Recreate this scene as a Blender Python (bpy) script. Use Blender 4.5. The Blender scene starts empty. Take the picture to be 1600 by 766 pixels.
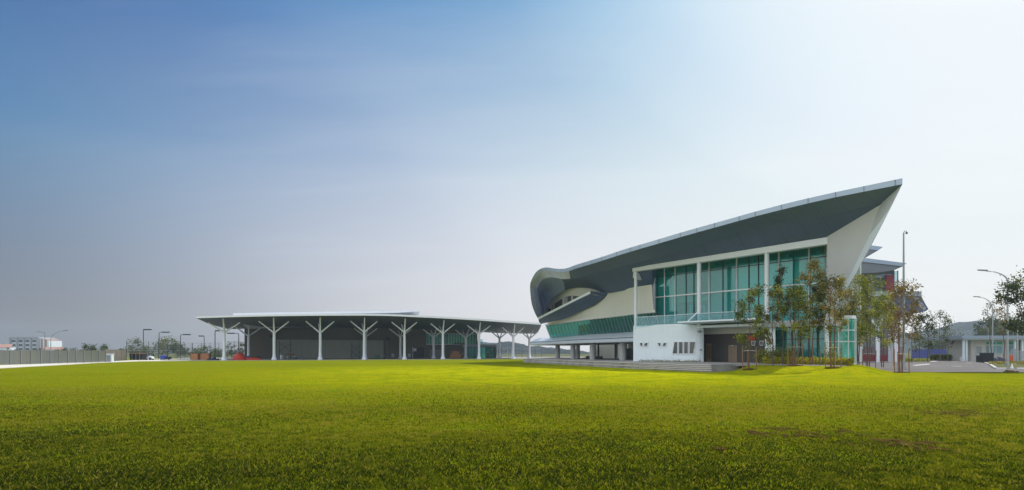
import bpy, bmesh, math, random
import numpy as np
from mathutils import Vector, noise
random.seed(7)
rng = np.random.default_rng(7)
R = math.radians
C = bpy.data.collections.new("scene"); bpy.context.scene.collection.children.link(C)

# ------------------------------------------------------------------ survey helpers
H = 2.0                                   # eye height above the lawn
def P(px, py, z): return Vector(((px-800)/1000*z, z, H+(550-py)/1000*z))
def G(px, z, h=0.0): return Vector(((px-800)/1000*z, z, h))
def Gy(px, py, h=0.0): return G(px, (H-h)*1000/(py-550), h)
N = Vector((-.8077, -.5896, 0)); U = Vector((.5896, -.8077, 0)); UP = Vector((0, 0, 1))
def fz(px, o): return (66.9-o)/(.8077*(px-800)/1000+.5896)
def F(px, py, o): return P(px, py, fz(px, o))
def Fh(px, h, o): return G(px, fz(px, o), h)
def lerp(a, b, t): return a+(b-a)*t
def interp(x, xs, ys):
    return float(np.interp(x, xs, ys))
def sstep(a, b, x):
    t = min(1, max(0, (x-a)/(b-a))); return t*t*(3-2*t)

# ------------------------------------------------------------------ mesh helpers
class MB:
    def __init__(s): s.v = []; s.f = []; s.m = []
    def add(s, vs, fs, mi=0):
        b = len(s.v); s.v += [Vector(v) for v in vs]
        for f in fs: s.f.append([b+i for i in f]); s.m.append(mi)
        return s
    def poly(s, pts, mi=0): return s.add(pts, [list(range(len(pts)))], mi)
    def box(s, c, size, rz=0, mi=0):
        x, y, z = size[0]/2, size[1]/2, size[2]/2; c = Vector(c); ca, sa = math.cos(rz), math.sin(rz)
        vs = [c+Vector((a*ca-b*sa, a*sa+b*ca, d)) for d in (-z, z) for a, b in ((-x, -y), (x, -y), (x, y), (-x, y))]
        return s.add(vs, [[3, 2, 1, 0], [4, 5, 6, 7], [0, 1, 5, 4], [1, 2, 6, 5], [2, 3, 7, 6], [3, 0, 4, 7]], mi)
    def extr(s, pts, d, mi=0):
        n = len(pts); d = Vector(d); pts = [Vector(p) for p in pts]
        vs = pts+[p+d for p in pts]
        fs = [list(range(n))[::-1], list(range(n, 2*n))]+[[i, (i+1) % n, n+(i+1) % n, n+i] for i in range(n)]
        return s.add(vs, fs, mi)
    def bar(s, a, b, w, h=None, mi=0, up=UP):
        a, b = Vector(a), Vector(b); d = (b-a).normalized(); h = h or w
        if abs(d.dot(up)) > .98: up = Vector((0, 1, 0))
        x = d.cross(up).normalized()*w/2; y = x.cross(d).normalized()*h/2
        return s.extr([a-x-y, a+x-y, a+x+y, a-x+y], b-a, mi)
    def tube(s, pts, rad, seg=8, mi=0):
        pts = [Vector(p) for p in pts]; n = len(pts)
        if not hasattr(rad, '__len__'): rad = [rad]*n
        vs = []; ref = Vector((1, .13, 0)).normalized()
        for i, p in enumerate(pts):
            d = (pts[min(i+1, n-1)]-pts[max(i-1, 0)]).normalized()
            x = d.cross(ref)
            if x.length < .2: x = d.cross(Vector((0, 1, 0)))
            x.normalize(); y = d.cross(x)
            for k in range(seg):
                a = 2*math.pi*k/seg; vs.append(p+(x*math.cos(a)+y*math.sin(a))*rad[i])
        fs = [[i*seg+k, i*seg+(k+1) % seg, (i+1)*seg+(k+1) % seg, (i+1)*seg+k] for i in range(n-1) for k in range(seg)]
        fs += [list(range(seg))[::-1], list(range((n-1)*seg, n*seg))]
        return s.add(vs, fs, mi)
    def grid(s, rows, mi=0):
        m = len(rows[0]); vs = [p for r in rows for p in r]
        return s.add(vs, [[i*m+k, i*m+k+1, (i+1)*m+k+1, (i+1)*m+k] for i in range(len(rows)-1) for k in range(m-1)], mi)
    def blob(s, c, r, seg=10, rings=6, amp=.15, mi=0, flat=None):
        c = Vector(c); vs = []; sd = random.random()*50
        for i in range(rings+1):
            t = math.pi*i/rings
            for k in range(seg):
                a = 2*math.pi*k/seg
                d = Vector((math.sin(t)*math.cos(a), math.sin(t)*math.sin(a), math.cos(t)))
                q = 1+amp*noise.noise(d*1.7+Vector((sd, 0, 0)))*2
                v = c+Vector((d.x*r[0], d.y*r[1], d.z*r[2]))*q
                if flat is not None: v.z = max(v.z, flat)
                vs.append(v)
        return s.add(vs, [[i*seg+k, i*seg+(k+1) % seg, (i+1)*seg+(k+1) % seg, (i+1)*seg+k] for i in range(rings) for k in range(seg)], mi)
    def build(s, name, mats, parent=None, smooth=False, thick=0, loc=None, bevel=0):
        me = bpy.data.meshes.new(name)
        off = Vector((0, 0, 0))
        if parent is not None:
            r = parent
            while r.parent: r = r.parent
            off = r.location.copy()
        elif loc is not None: off = Vector(loc)
        me.from_pydata([tuple(v-off) for v in s.v], [], s.f)
        mats = mats if isinstance(mats, (list, tuple)) else [mats]
        for m in mats: me.materials.append(m)
        me.polygons.foreach_set('material_index', s.m)
        bm = bmesh.new(); bm.from_mesh(me); bmesh.ops.remove_doubles(bm, verts=bm.verts, dist=1e-4)
        bmesh.ops.recalc_face_normals(bm, faces=bm.faces); bm.to_mesh(me); bm.free()
        if smooth:
            me.polygons.foreach_set('use_smooth', [True]*len(me.polygons))
            me.set_sharp_from_angle(angle=R(40))
        o = bpy.data.objects.new(name, me); C.objects.link(o)
        if parent is not None: o.parent = parent
        else: o.location = off
        if thick:
            md = o.modifiers.new('thickness', 'SOLIDIFY'); md.thickness = thick; md.offset = 0
        if bevel:
            md = o.modifiers.new('bevel', 'BEVEL'); md.width = bevel; md.segments = 2; md.limit_method = 'ANGLE'
        return o

def tag(o, label=None, cat=None, group=None, kind=None):
    if label: o['label'] = label
    if cat: o['category'] = cat
    if group: o['group'] = group
    if kind: o['kind'] = kind
    return o
def thing(name, loc, label, cat, group=None, rz=0):
    o = bpy.data.objects.new(name, None); C.objects.link(o); o.location = Vector(loc); o.rotation_euler = (0, 0, rz)
    o.empty_display_size = .3
    return tag(o, label, cat, group)
def dup(src, loc, label, rz=0, scale=1.0):
    r = src.copy(); C.objects.link(r); r.location = Vector(loc); r.rotation_euler = (0, 0, rz)
    r.scale = (scale,)*3 if not hasattr(scale, '__len__') else scale
    r['label'] = label
    for ch in list(src.children):
        c = ch.copy(); C.objects.link(c); c.parent = r
        for g in list(ch.children):
            d = g.copy(); C.objects.link(d); d.parent = c
    return r

# ------------------------------------------------------------------ materials
def lin(c): return tuple(c)+(1,)
def mat(name, col, rough=.6, var=.12, scale=2.0, metal=0, bump=0, bscale=20, streak=0, spec=.4, col2=None, c2scale=.3):
    m = bpy.data.materials.new(name); m.use_nodes = True; nt = m.node_tree; nd = nt.nodes; L = nt.links
    b = nd['Principled BSDF']; b.inputs['Roughness'].default_value = rough; b.inputs['Metallic'].default_value = metal
    b.inputs['Specular IOR Level'].default_value = spec
    geo = nd.new('ShaderNodeNewGeometry')
    nz = nd.new('ShaderNodeTexNoise'); nz.inputs['Scale'].default_value = scale; nz.inputs['Detail'].default_value = 6
    L.new(geo.outputs['Position'], nz.inputs['Vector'])
    mx = nd.new('ShaderNodeMix'); mx.data_type = 'RGBA'
    mx.inputs['A'].default_value = lin([c*(1-var) for c in col]); mx.inputs['B'].default_value = lin([min(1, c*(1+var)) for c in col])
    L.new(nz.outputs['Fac'], mx.inputs['Factor']); out = mx.outputs['Result']
    if col2:
        n2 = nd.new('ShaderNodeTexNoise'); n2.inputs['Scale'].default_value = c2scale; n2.inputs['Detail'].default_value = 8
        L.new(geo.outputs['Position'], n2.inputs['Vector'])
        rp = nd.new('ShaderNodeValToRGB'); rp.color_ramp.elements[0].position = .45; rp.color_ramp.elements[1].position = .62
        L.new(n2.outputs['Fac'], rp.inputs['Fac'])
        m2 = nd.new('ShaderNodeMix'); m2.data_type = 'RGBA'; m2.inputs['B'].default_value = lin(col2)
        L.new(out, m2.inputs['A']); L.new(rp.outputs['Color'], m2.inputs['Factor']); out = m2.outputs['Result']
    if streak:
        mp = nd.new('ShaderNodeMapping'); mp.inputs['Scale'].default_value = (1.6, 1.6, .12)
        L.new(geo.outputs['Position'], mp.inputs['Vector'])
        n3 = nd.new('ShaderNodeTexNoise'); n3.inputs['Scale'].default_value = 1.5; n3.inputs['Detail'].default_value = 6
        L.new(mp.outputs['Vector'], n3.inputs['Vector'])
        r3 = nd.new('ShaderNodeMapRange'); r3.inputs['From Min'].default_value = .45; r3.inputs['From Max'].default_value = .75
        r3.inputs['To Max'].default_value = streak; L.new(n3.outputs['Fac'], r3.inputs['Value'])
        m3 = nd.new('ShaderNodeMix'); m3.data_type = 'RGBA'; m3.inputs['B'].default_value = lin([c*.45 for c in col])
        L.new(out, m3.inputs['A']); L.new(r3.outputs['Result'], m3.inputs['Factor']); out = m3.outputs['Result']
    L.new(out, b.inputs['Base Color'])
    if bump:
        nb = nd.new('ShaderNodeTexNoise'); nb.inputs['Scale'].default_value = bscale; nb.inputs['Detail'].default_value = 5
        L.new(geo.outputs['Position'], nb.inputs['Vector'])
        bp = nd.new('ShaderNodeBump'); bp.inputs['Strength'].default_value = bump; bp.inputs['Distance'].default_value = .05
        L.new(nb.outputs['Fac'], bp.inputs['Height']); L.new(bp.outputs['Normal'], b.inputs['Normal'])
    return m

def ribbed(name, col, period=.45, depth=.25, rough=.5, axis=U, line=.3, jointper=2.6):
    """metal cladding with fine ribs and panel joints along the facade direction"""
    m = mat(name, col, rough, .1, .5, spec=.4); nt = m.node_tree; nd = nt.nodes; L = nt.links; b = nd['Principled BSDF']
    geo = nd.new('ShaderNodeNewGeometry')
    dt = nd.new('ShaderNodeVectorMath'); dt.operation = 'DOT_PRODUCT'; dt.inputs[1].default_value = tuple(axis)
    L.new(geo.outputs['Position'], dt.inputs[0])
    def frac(per):
        a = nd.new('ShaderNodeMath'); a.operation = 'DIVIDE'; a.inputs[1].default_value = per; L.new(dt.outputs['Value'], a.inputs[0])
        f = nd.new('ShaderNodeMath'); f.operation = 'FRACT'; L.new(a.outputs[0], f.inputs[0]); return f
    f1 = frac(period); f2 = frac(jointper)
    lt = nd.new('ShaderNodeMath'); lt.operation = 'LESS_THAN'; lt.inputs[1].default_value = .04; L.new(f2.outputs[0], lt.inputs[0])
    ls = nd.new('ShaderNodeMath'); ls.operation = 'MULTIPLY'; ls.inputs[1].default_value = line; L.new(lt.outputs[0], ls.inputs[0])
    src = b.inputs['Base Color'].links[0].from_socket
    mx = nd.new('ShaderNodeMix'); mx.data_type = 'RGBA'; mx.inputs['B'].default_value = lin([c*.3 for c in col])
    L.new(src, mx.inputs['A']); L.new(ls.outputs[0], mx.inputs['Factor']); L.new(mx.outputs['Result'], b.inputs['Base Color'])
    pp = nd.new('ShaderNodeMath'); pp.operation = 'PINGPONG'; pp.inputs[1].default_value = .5; L.new(f1.outputs[0], pp.inputs[0])
    bp = nd.new('ShaderNodeBump'); bp.inputs['Strength'].default_value = depth; bp.inputs['Distance'].default_value = .08
    L.new(pp.outputs[0], bp.inputs['Height']); L.new(bp.outputs['Normal'], b.inputs['Normal'])
    return m

def glass(name, tint, body, fbody=.35, rough=.04, refl=1.0):
    m = bpy.data.materials.new(name); m.use_nodes = True; nt = m.node_tree; nd = nt.nodes; L = nt.links
    for n in list(nd): nd.remove(n)
    out = nd.new('ShaderNodeOutputMaterial')
    tr = nd.new('ShaderNodeBsdfTransparent'); tr.inputs['Color'].default_value = lin(tint)
    df = nd.new('ShaderNodeBsdfDiffuse')
    geo = nd.new('ShaderNodeNewGeometry'); nz = nd.new('ShaderNodeTexNoise'); nz.inputs['Scale'].default_value = .25; nz.inputs['Detail'].default_value = 3
    L.new(geo.outputs['Position'], nz.inputs['Vector'])
    mc = nd.new('ShaderNodeMix'); mc.data_type = 'RGBA'; mc.inputs['A'].default_value = lin([c*.6 for c in body]); mc.inputs['B'].default_value = lin([c*1.3 for c in body])
    L.new(nz.outputs['Fac'], mc.inputs['Factor']); L.new(mc.outputs['Result'], df.inputs['Color'])
    m1 = nd.new('ShaderNodeMixShader'); m1.inputs['Fac'].default_value = fbody
    L.new(tr.outputs[0], m1.inputs[1]); L.new(df.outputs[0], m1.inputs[2])
    gl = nd.new('ShaderNodeBsdfGlossy'); gl.inputs['Roughness'].default_value = rough; gl.inputs['Color'].default_value = (.75, 1, .97, 1)
    nb = nd.new('ShaderNodeTexNoise'); nb.inputs['Scale'].default_value = .35; L.new(geo.outputs['Position'], nb.inputs['Vector'])
    bp = nd.new('ShaderNodeBump'); bp.inputs['Strength'].default_value = .05; bp.inputs['Distance'].default_value = .2
    L.new(nb.outputs['Fac'], bp.inputs['Height']); L.new(bp.outputs['Normal'], gl.inputs['Normal'])
    fr = nd.new('ShaderNodeFresnel'); fr.inputs['IOR'].default_value = 1.55
    sc = nd.new('ShaderNodeMath'); sc.operation = 'MULTIPLY_ADD'; sc.inputs[1].default_value = refl; sc.inputs[2].default_value = .04; sc.use_clamp = True
    L.new(fr.outputs[0], sc.inputs[0])
    m2 = nd.new('ShaderNodeMixShader'); L.new(sc.outputs[0], m2.inputs['Fac']); L.new(m1.outputs[0], m2.inputs[1]); L.new(gl.outputs[0], m2.inputs[2])
    L.new(m2.outputs[0], out.inputs['Surface'])
    return m

def leafmat(name, cols, trans=.35, rough=.55, gloss=.25):
    """cols: list of leaf colours picked by the per-leaf attribute 'tone'"""
    m = bpy.data.materials.new(name); m.use_nodes = True; nt = m.node_tree; nd = nt.nodes; L = nt.links
    for n in list(nd): nd.remove(n)
    out = nd.new('ShaderNodeOutputMaterial')
    at = nd.new('ShaderNodeAttribute'); at.attribute_name = 'tone'
    rp = nd.new('ShaderNodeValToRGB'); e = rp.color_ramp.elements
    while len(e) < len(cols): e.new(.5)
    for i, c in enumerate(cols): e[i].position = i/(len(cols)-1); e[i].color = lin(c)
    L.new(at.outputs['Fac'], rp.inputs['Fac'])
    b = nd.new('ShaderNodeBsdfPrincipled'); b.inputs['Roughness'].default_value = rough; b.inputs['Specular IOR Level'].default_value = gloss
    L.new(rp.outputs['Color'], b.inputs['Base Color'])
    t = nd.new('ShaderNodeBsdfTranslucent')
    mul = nd.new('ShaderNodeMix'); mul.data_type = 'RGBA'; mul.blend_type = 'MULTIPLY'; mul.inputs['Factor'].default_value = 1; mul.inputs['B'].default_value = (1.5, 1.5, .5, 1)
    L.new(rp.outputs['Color'], mul.inputs['A']); L.new(mul.outputs['Result'], t.inputs['Color'])
    mx = nd.new('ShaderNodeMixShader'); mx.inputs['Fac'].default_value = trans
    L.new(b.outputs[0], mx.inputs[1]); L.new(t.outputs[0], mx.inputs[2]); L.new(mx.outputs[0], out.inputs['Surface'])
    return m

M = {}
M['white'] = mat('white paint', (.645, .725, .785), .5, .04, 1, streak=.07)
M['trim'] = mat('white steel', (.64, .68, .74), .4, .05, 2)
M['cream'] = mat('cream render', (.60, .60, .55), .7, .05, .8, streak=.1)
M['fascia'] = mat('fascia aluminium', (.30, .37, .47), .35, .07, .7, metal=.25)
M['edge'] = mat('pale aluminium edge', (.52, .57, .62), .35, .06, .7, metal=.15)
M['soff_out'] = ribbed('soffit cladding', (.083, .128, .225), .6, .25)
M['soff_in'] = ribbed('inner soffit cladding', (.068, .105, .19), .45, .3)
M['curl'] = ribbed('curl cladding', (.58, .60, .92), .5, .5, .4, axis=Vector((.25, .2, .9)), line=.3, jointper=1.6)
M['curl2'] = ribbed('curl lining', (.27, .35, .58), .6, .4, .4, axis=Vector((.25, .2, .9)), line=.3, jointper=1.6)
M['prow'] = mat('pale prow cladding', (.47, .48, .50), .6, .06, .8)
M['rooftop'] = mat('roof sheet', (.45, .48, .5), .5, .1, .5)
M['seam'] = mat('dark seam', (.12, .14, .16), .6, .1)
M['mull'] = mat('dark mullion', (.03, .05, .055), .4, .1)
M['glass'] = glass('teal glass', (.15, .86, .80), (.02, .38, .36), .30)
M['ribbon'] = glass('green ribbon glass', (.06, .36, .33), (.005, .085, .085), .55, refl=.5)
M['pglass'] = glass('pavilion green glass', (.25, .92, .74), (.03, .48, .37), .4, refl=.6)
M['rail'] = glass('balustrade glass', (.72, .86, .88), (.25, .33, .35), .06, refl=.12)
M['dglass'] = mat('dark window glass', (.03, .035, .03), .08, .1, spec=.8)
M['brown'] = mat('dark brown cladding', (.085, .072, .065), .6, .1, 1, streak=.1)
M['door'] = mat('tan timber door', (.26, .19, .13), .5, .12, 3)
M['inner'] = mat('interior wall', (.55, .62, .60), .8, .1, .3)
M['floor'] = mat('interior floor', (.35, .35, .33), .6, .1)
M['orange'] = mat('orange wall', (.55, .13, .04), .7, .08)
M['conc'] = mat('concrete', (.34, .33, .31), .85, .18, 1.5, bump=.3, bscale=8, streak=.2, col2=(.22, .215, .20), c2scale=.5)
M['plat'] = mat('paving', (.36, .345, .325), .85, .15, 1.2, bump=.2, col2=(.28, .265, .25), c2scale=.4)
M['kerb'] = mat('pale kerb concrete', (.60, .57, .52), .85, .12, 1)
M['asph'] = mat('asphalt', (.115, .105, .102), .85, .25, 1.2, bump=.3, bscale=30, col2=(.15, .138, .132), c2scale=.15)
M['line'] = mat('road paint', (.75, .75, .73), .6, .1, 3)
M['pavwall'] = mat('pavilion grey wall', (.135, .12, .092), .8, .06, .5, streak=.1)
M['panel'] = ribbed('pale folding panels', (.29, .31, .27), 2.0, .1, axis=Vector((.9, .43, 0)), line=.35, jointper=2.2)
M['pavcol'] = mat('white column paint', (.68, .72, .80), .45, .05, 1, streak=.12)
M['ucol'] = mat('grey column render', (.36, .37, .37), .7, .08, 2, streak=.2)
M['rearwall'] = mat('rear block render', (.15, .165, .19), .7, .12, .6)
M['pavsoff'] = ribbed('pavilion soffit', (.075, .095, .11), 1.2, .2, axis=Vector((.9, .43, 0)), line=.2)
M['black'] = mat('black plastic', (.012, .013, .015), .5, .2)
M['grey'] = mat('grey metal', (.2, .22, .24), .5, .12)
M['pole'] = mat('galvanised pole', (.32, .36, .38), .4, .1, metal=.3)
M['darkpole'] = mat('dark green pole', (.045, .06, .062), .5, .1)
M['blue'] = mat('blue plastic', (.02, .05, .28), .5, .15)
M['bluefence'] = ribbed('blue hoarding sheet', (.045, .06, .30), .6, .4, axis=Vector((1, 0, 0)))
M['red'] = mat('red tarpaulin', (.50, .035, .015), .6, .15, 2, bump=.4, bscale=3)
M['redpaint'] = mat('crimson panel', (.27, .03, .045), .5, .08)
M['wood'] = mat('orange brown crate wood', (.38, .17, .07), .7, .25, 3)
M['stake'] = mat('timber stake', (.22, .12, .055), .8, .25, 4)
M['bark'] = mat('grey brown bark', (.11, .085, .065), .9, .35, 6, bump=.5)
M['redbark'] = mat('reddish bark', (.15, .075, .05), .9, .3, 6, bump=.5)
M['greywall'] = mat('blue grey render', (.30, .33, .37), .7, .08, .6)
M['soil'] = mat('red brown soil', (.066, .034, .014), 1.0, .35, 9, bump=.8, bscale=25, spec=0, col2=(.10, .085, .02), c2scale=6)
M['fence'] = mat('grey green fence sheet', (.115, .128, .115), .6, .1, .3, streak=.25, col2=(.13, .137, .115), c2scale=.12)
M['skin'] = mat('skin', (.30, .17, .11), .6, .05)

# ------------------------------------------------------------------ camera, sun, sky
sc = bpy.context.scene
cd = bpy.data.cameras.new('camera'); cam = bpy.data.objects.new('camera', cd); C.objects.link(cam); sc.camera = cam
cam.location = (0, 0, H); cam.rotation_euler = (R(90), 0, 0)
cd.sensor_width = 36; cd.lens = 22.5; cd.shift_y = 167/1600; cd.clip_start = .1; cd.clip_end = 6000
SUN_EL, SUN_AZ = 50.0, 80.0
sl = bpy.data.lights.new('sun', 'SUN'); sl.energy = 4.2; sl.angle = R(.5); sl.color = (1, .93, .82)
so = bpy.data.objects.new('sun', sl); C.objects.link(so)
sd = Vector((math.sin(R(SUN_AZ))*math.cos(R(SUN_EL)), math.cos(R(SUN_AZ))*math.cos(R(SUN_EL)), math.sin(R(SUN_EL))))
so.rotation_euler = (-sd).to_track_quat('-Z', 'Y').to_euler(); so.location = sd*300
w = bpy.data.worlds.new('World'); sc.world = w; w.use_nodes = True
nt = w.node_tree; nd = nt.nodes; L = nt.links; bg = nd['Background']; bg.inputs['Strength'].default_value = .12
sky = nd.new('ShaderNodeTexSky'); sky.sky_type = 'NISHITA'; sky.sun_disc = False
sky.sun_elevation = R(SUN_EL); sky.sun_rotation = R(SUN_AZ); sky.air_density = 1.0; sky.dust_density = 1.6; sky.ozone_density = 2.2; sky.altitude = 50
# thin streaks of high cloud, laid out by sky direction
tc = nd.new('ShaderNodeTexCoord')
sx = nd.new('ShaderNodeSeparateXYZ'); L.new(tc.outputs['Generated'], sx.inputs[0])
dv = nd.new('ShaderNodeMath'); dv.operation = 'ADD'; dv.inputs[1].default_value = .12; L.new(sx.outputs['Z'], dv.inputs[0])
pr = nd.new('ShaderNodeVectorMath'); pr.operation = 'DIVIDE'
cb = nd.new('ShaderNodeCombineXYZ'); L.new(dv.outputs[0], cb.inputs[0]); L.new(dv.outputs[0], cb.inputs[1]); L.new(dv.outputs[0], cb.inputs[2])
L.new(tc.outputs['Generated'], pr.inputs[0]); L.new(cb.outputs[0], pr.inputs[1])
mp = nd.new('ShaderNodeMapping'); mp.inputs['Rotation'].default_value = (0, 0, R(28)); mp.inputs['Scale'].default_value = (.35, 1.6, 0)
L.new(pr.outputs[0], mp.inputs['Vector'])
cn = nd.new('ShaderNodeTexNoise'); cn.inputs['Scale'].default_value = 1.1; cn.inputs['Detail'].default_value = 7; cn.inputs['Roughness'].default_value = .5
L.new(mp.outputs[0], cn.inputs['Vector'])
cr = nd.new('ShaderNodeMapRange'); cr.inputs['From Min'].default_value = .48; cr.inputs['From Max'].default_value = .8; cr.inputs['To Max'].default_value = .26
L.new(cn.outputs['Fac'], cr.inputs['Value'])
# hazy tropical sky: brightness by angle from the sun and by height above the horizon
nrm = nd.new('ShaderNodeVectorMath'); nrm.operation = 'NORMALIZE'; L.new(tc.outputs['Generated'], nrm.inputs[0])
sdot = nd.new('ShaderNodeVectorMath'); sdot.operation = 'DOT_PRODUCT'; sdot.inputs[1].default_value = (.485, .621, .616); L.new(nrm.outputs[0], sdot.inputs[0])
s01 = nd.new('ShaderNodeMath'); s01.operation = 'MULTIPLY_ADD'; s01.inputs[1].default_value = .5; s01.inputs[2].default_value = .5; L.new(sdot.outputs['Value'], s01.inputs[0])
def sramp(stops):
    r = nd.new('ShaderNodeValToRGB'); r.color_ramp.interpolation = 'CARDINAL'; e = r.color_ramp.elements
    while len(e) < len(stops): e.new(.5)
    for i, (p, c) in enumerate(stops): e[i].position = .5+.5*p; e[i].color = lin(c)
    L.new(s01.outputs[0], r.inputs['Fac']); return r.outputs['Color']
def smix(a, b, f):
    x = nd.new('ShaderNodeMix'); x.data_type = 'RGBA'; L.new(a, x.inputs['A']); L.new(f, x.inputs['Factor'])
    if isinstance(b, tuple): x.inputs['B'].default_value = b
    else: L.new(b, x.inputs['B'])
    return x.outputs['Result']
def smap(v, a, b, t=1.0, kind='SMOOTHSTEP'):
    r = nd.new('ShaderNodeMapRange'); r.interpolation_type = kind; r.inputs['From Min'].default_value = a; r.inputs['From Max'].default_value = b; r.inputs['To Max'].default_value = t
    L.new(v, r.inputs['Value']); return r.outputs['Result']
hor = sramp([(-.5, (.36, .37, .40)), (.2, (.235, .235, .25)), (.45, (.54, .535, .56)), (.68, (.91, .88, .87)), (.80, (1.0, .97, .94)), (1, (1.05, 1.05, 1.05))])
mid = sramp([(-.4, (.13, .26, .46)), (.3, (.10, .25, .45)), (.667, (.42, .53, .69)), (.875, (.74, .85, .90)), (.93, (.93, .97, 1.0)), (1, (1.05, 1.05, 1.05))])
top = sramp([(-.3, (.03, .15, .42)), (.4, (0, .085, .335)), (.65, (.012, .165, .455)), (.84, (.085, .31, .61)), (.92, (.40, .64, .85)), (.972, (.86, .96, 1.02)), (1, (1.05, 1.05, 1.05))])
nz_ = nd.new('ShaderNodeSeparateXYZ'); L.new(nrm.outputs[0], nz_.inputs[0])
skyc = smix(smix(hor, mid, smap(nz_.outputs['Z'], .04, .29, kind='LINEAR')), top, smap(nz_.outputs['Z'], .26, .52, kind='LINEAR'))
# extra bright sky area added behind the viewer to fill the shaded facade
bk = nd.new('ShaderNodeVectorMath'); bk.operation = 'DOT_PRODUCT'; bk.inputs[1].default_value = (-.62, -.72, .30); L.new(nrm.outputs[0], bk.inputs[0])
bn = nd.new('ShaderNodeTexNoise'); bn.inputs['Scale'].default_value = 2.2; bn.inputs['Detail'].default_value = 6; L.new(nrm.outputs[0], bn.inputs['Vector'])
ba = nd.new('ShaderNodeMath'); ba.operation = 'MULTIPLY_ADD'; ba.inputs[1].default_value = .6; ba.inputs[2].default_value = -.3; L.new(bn.outputs['Fac'], ba.inputs[0])
bs = nd.new('ShaderNodeMath'); bs.operation = 'ADD'; L.new(ba.outputs[0], bs.inputs[0]); L.new(bk.outputs['Value'], bs.inputs[1])
skyc = smix(skyc, (1.45, 1.5, 1.55, 1), smap(bs.outputs[0], .28, .5))
cgate = nd.new('ShaderNodeMath'); cgate.operation = 'MULTIPLY'; L.new(cr.outputs['Result'], cgate.inputs[0]); L.new(smap(sdot.outputs['Value'], .38, .62), cgate.inputs[1])
skyc = smix(skyc, (.80, .83, .88, 1), cgate.outputs[0])
SKY = .12
scl = nd.new('ShaderNodeVectorMath'); scl.operation = 'SCALE'; scl.inputs['Scale'].default_value = 1/SKY; L.new(skyc, scl.inputs[0])
cm = nd.new('ShaderNodeMix'); cm.data_type = 'RGBA'; cm.inputs['Factor'].default_value = .985
cl_ = nd.new('ShaderNodeMix'); cl_.data_type = 'RGBA'; cl_.blend_type = 'DARKEN'; cl_.inputs['Factor'].default_value = 1; cl_.inputs['B'].default_value = (8, 8, 8, 1)
L.new(sky.outputs[0], cl_.inputs['A'])
L.new(cl_.outputs['Result'], cm.inputs['A']); L.new(scl.outputs[0], cm.inputs['B']); L.new(cm.outputs['Result'], bg.inputs['Color'])
vs = sc.view_settings; vs.view_transform = 'Standard'; vs.look = 'None'; vs.gamma = 1; vs.use_curve_mapping = False; vs.exposure = 0
sc.cycles.max_bounces = 8; sc.cycles.transparent_max_bounces = 12; sc.cycles.volume_bounces = 0
sc.cycles.use_denoising = True

# ------------------------------------------------------------------ ground, lawn
gm = mat('dry ground', (.13, .13, .07), 1.0, .3, .05, spec=0, col2=(.10, .12, .05), c2scale=.01)
tag(MB().poly([(-1500, -60, -.06), (1500, -60, -.06), (1500, 1500, -.06), (-1500, 1500, -.06)]).build('ground', gm), kind='structure')

def oval(x, y): return 66.9+(N.x*x+N.y*y)          # distance in front of the glass facade plane
def sval(x, y): return U.x*x+U.y*y                 # distance along it (larger = right / nearer)
S0 = sval(*G(1122, 62.5)[:2]); S1 = sval(*G(1156, 64)[:2]); S2 = sval(*G(1318, 62)[:2]); S3 = sval(*G(1352, 66)[:2])
def mound(x, y):
    o = oval(x, y); s = sval(x, y)
    return .66*(1-sstep(8.2, 15.0, o))*sstep(.1, 2.4, (x-20.1)-.75*(y-62.5))*(1-sstep(.535, .60, x/max(y, 1)))*(1 if o > -3 else 0)
def lawnz(x, y):
    return mound(x, y)+.02*noise.noise(Vector((x*.15, y*.15, 3)))

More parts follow.
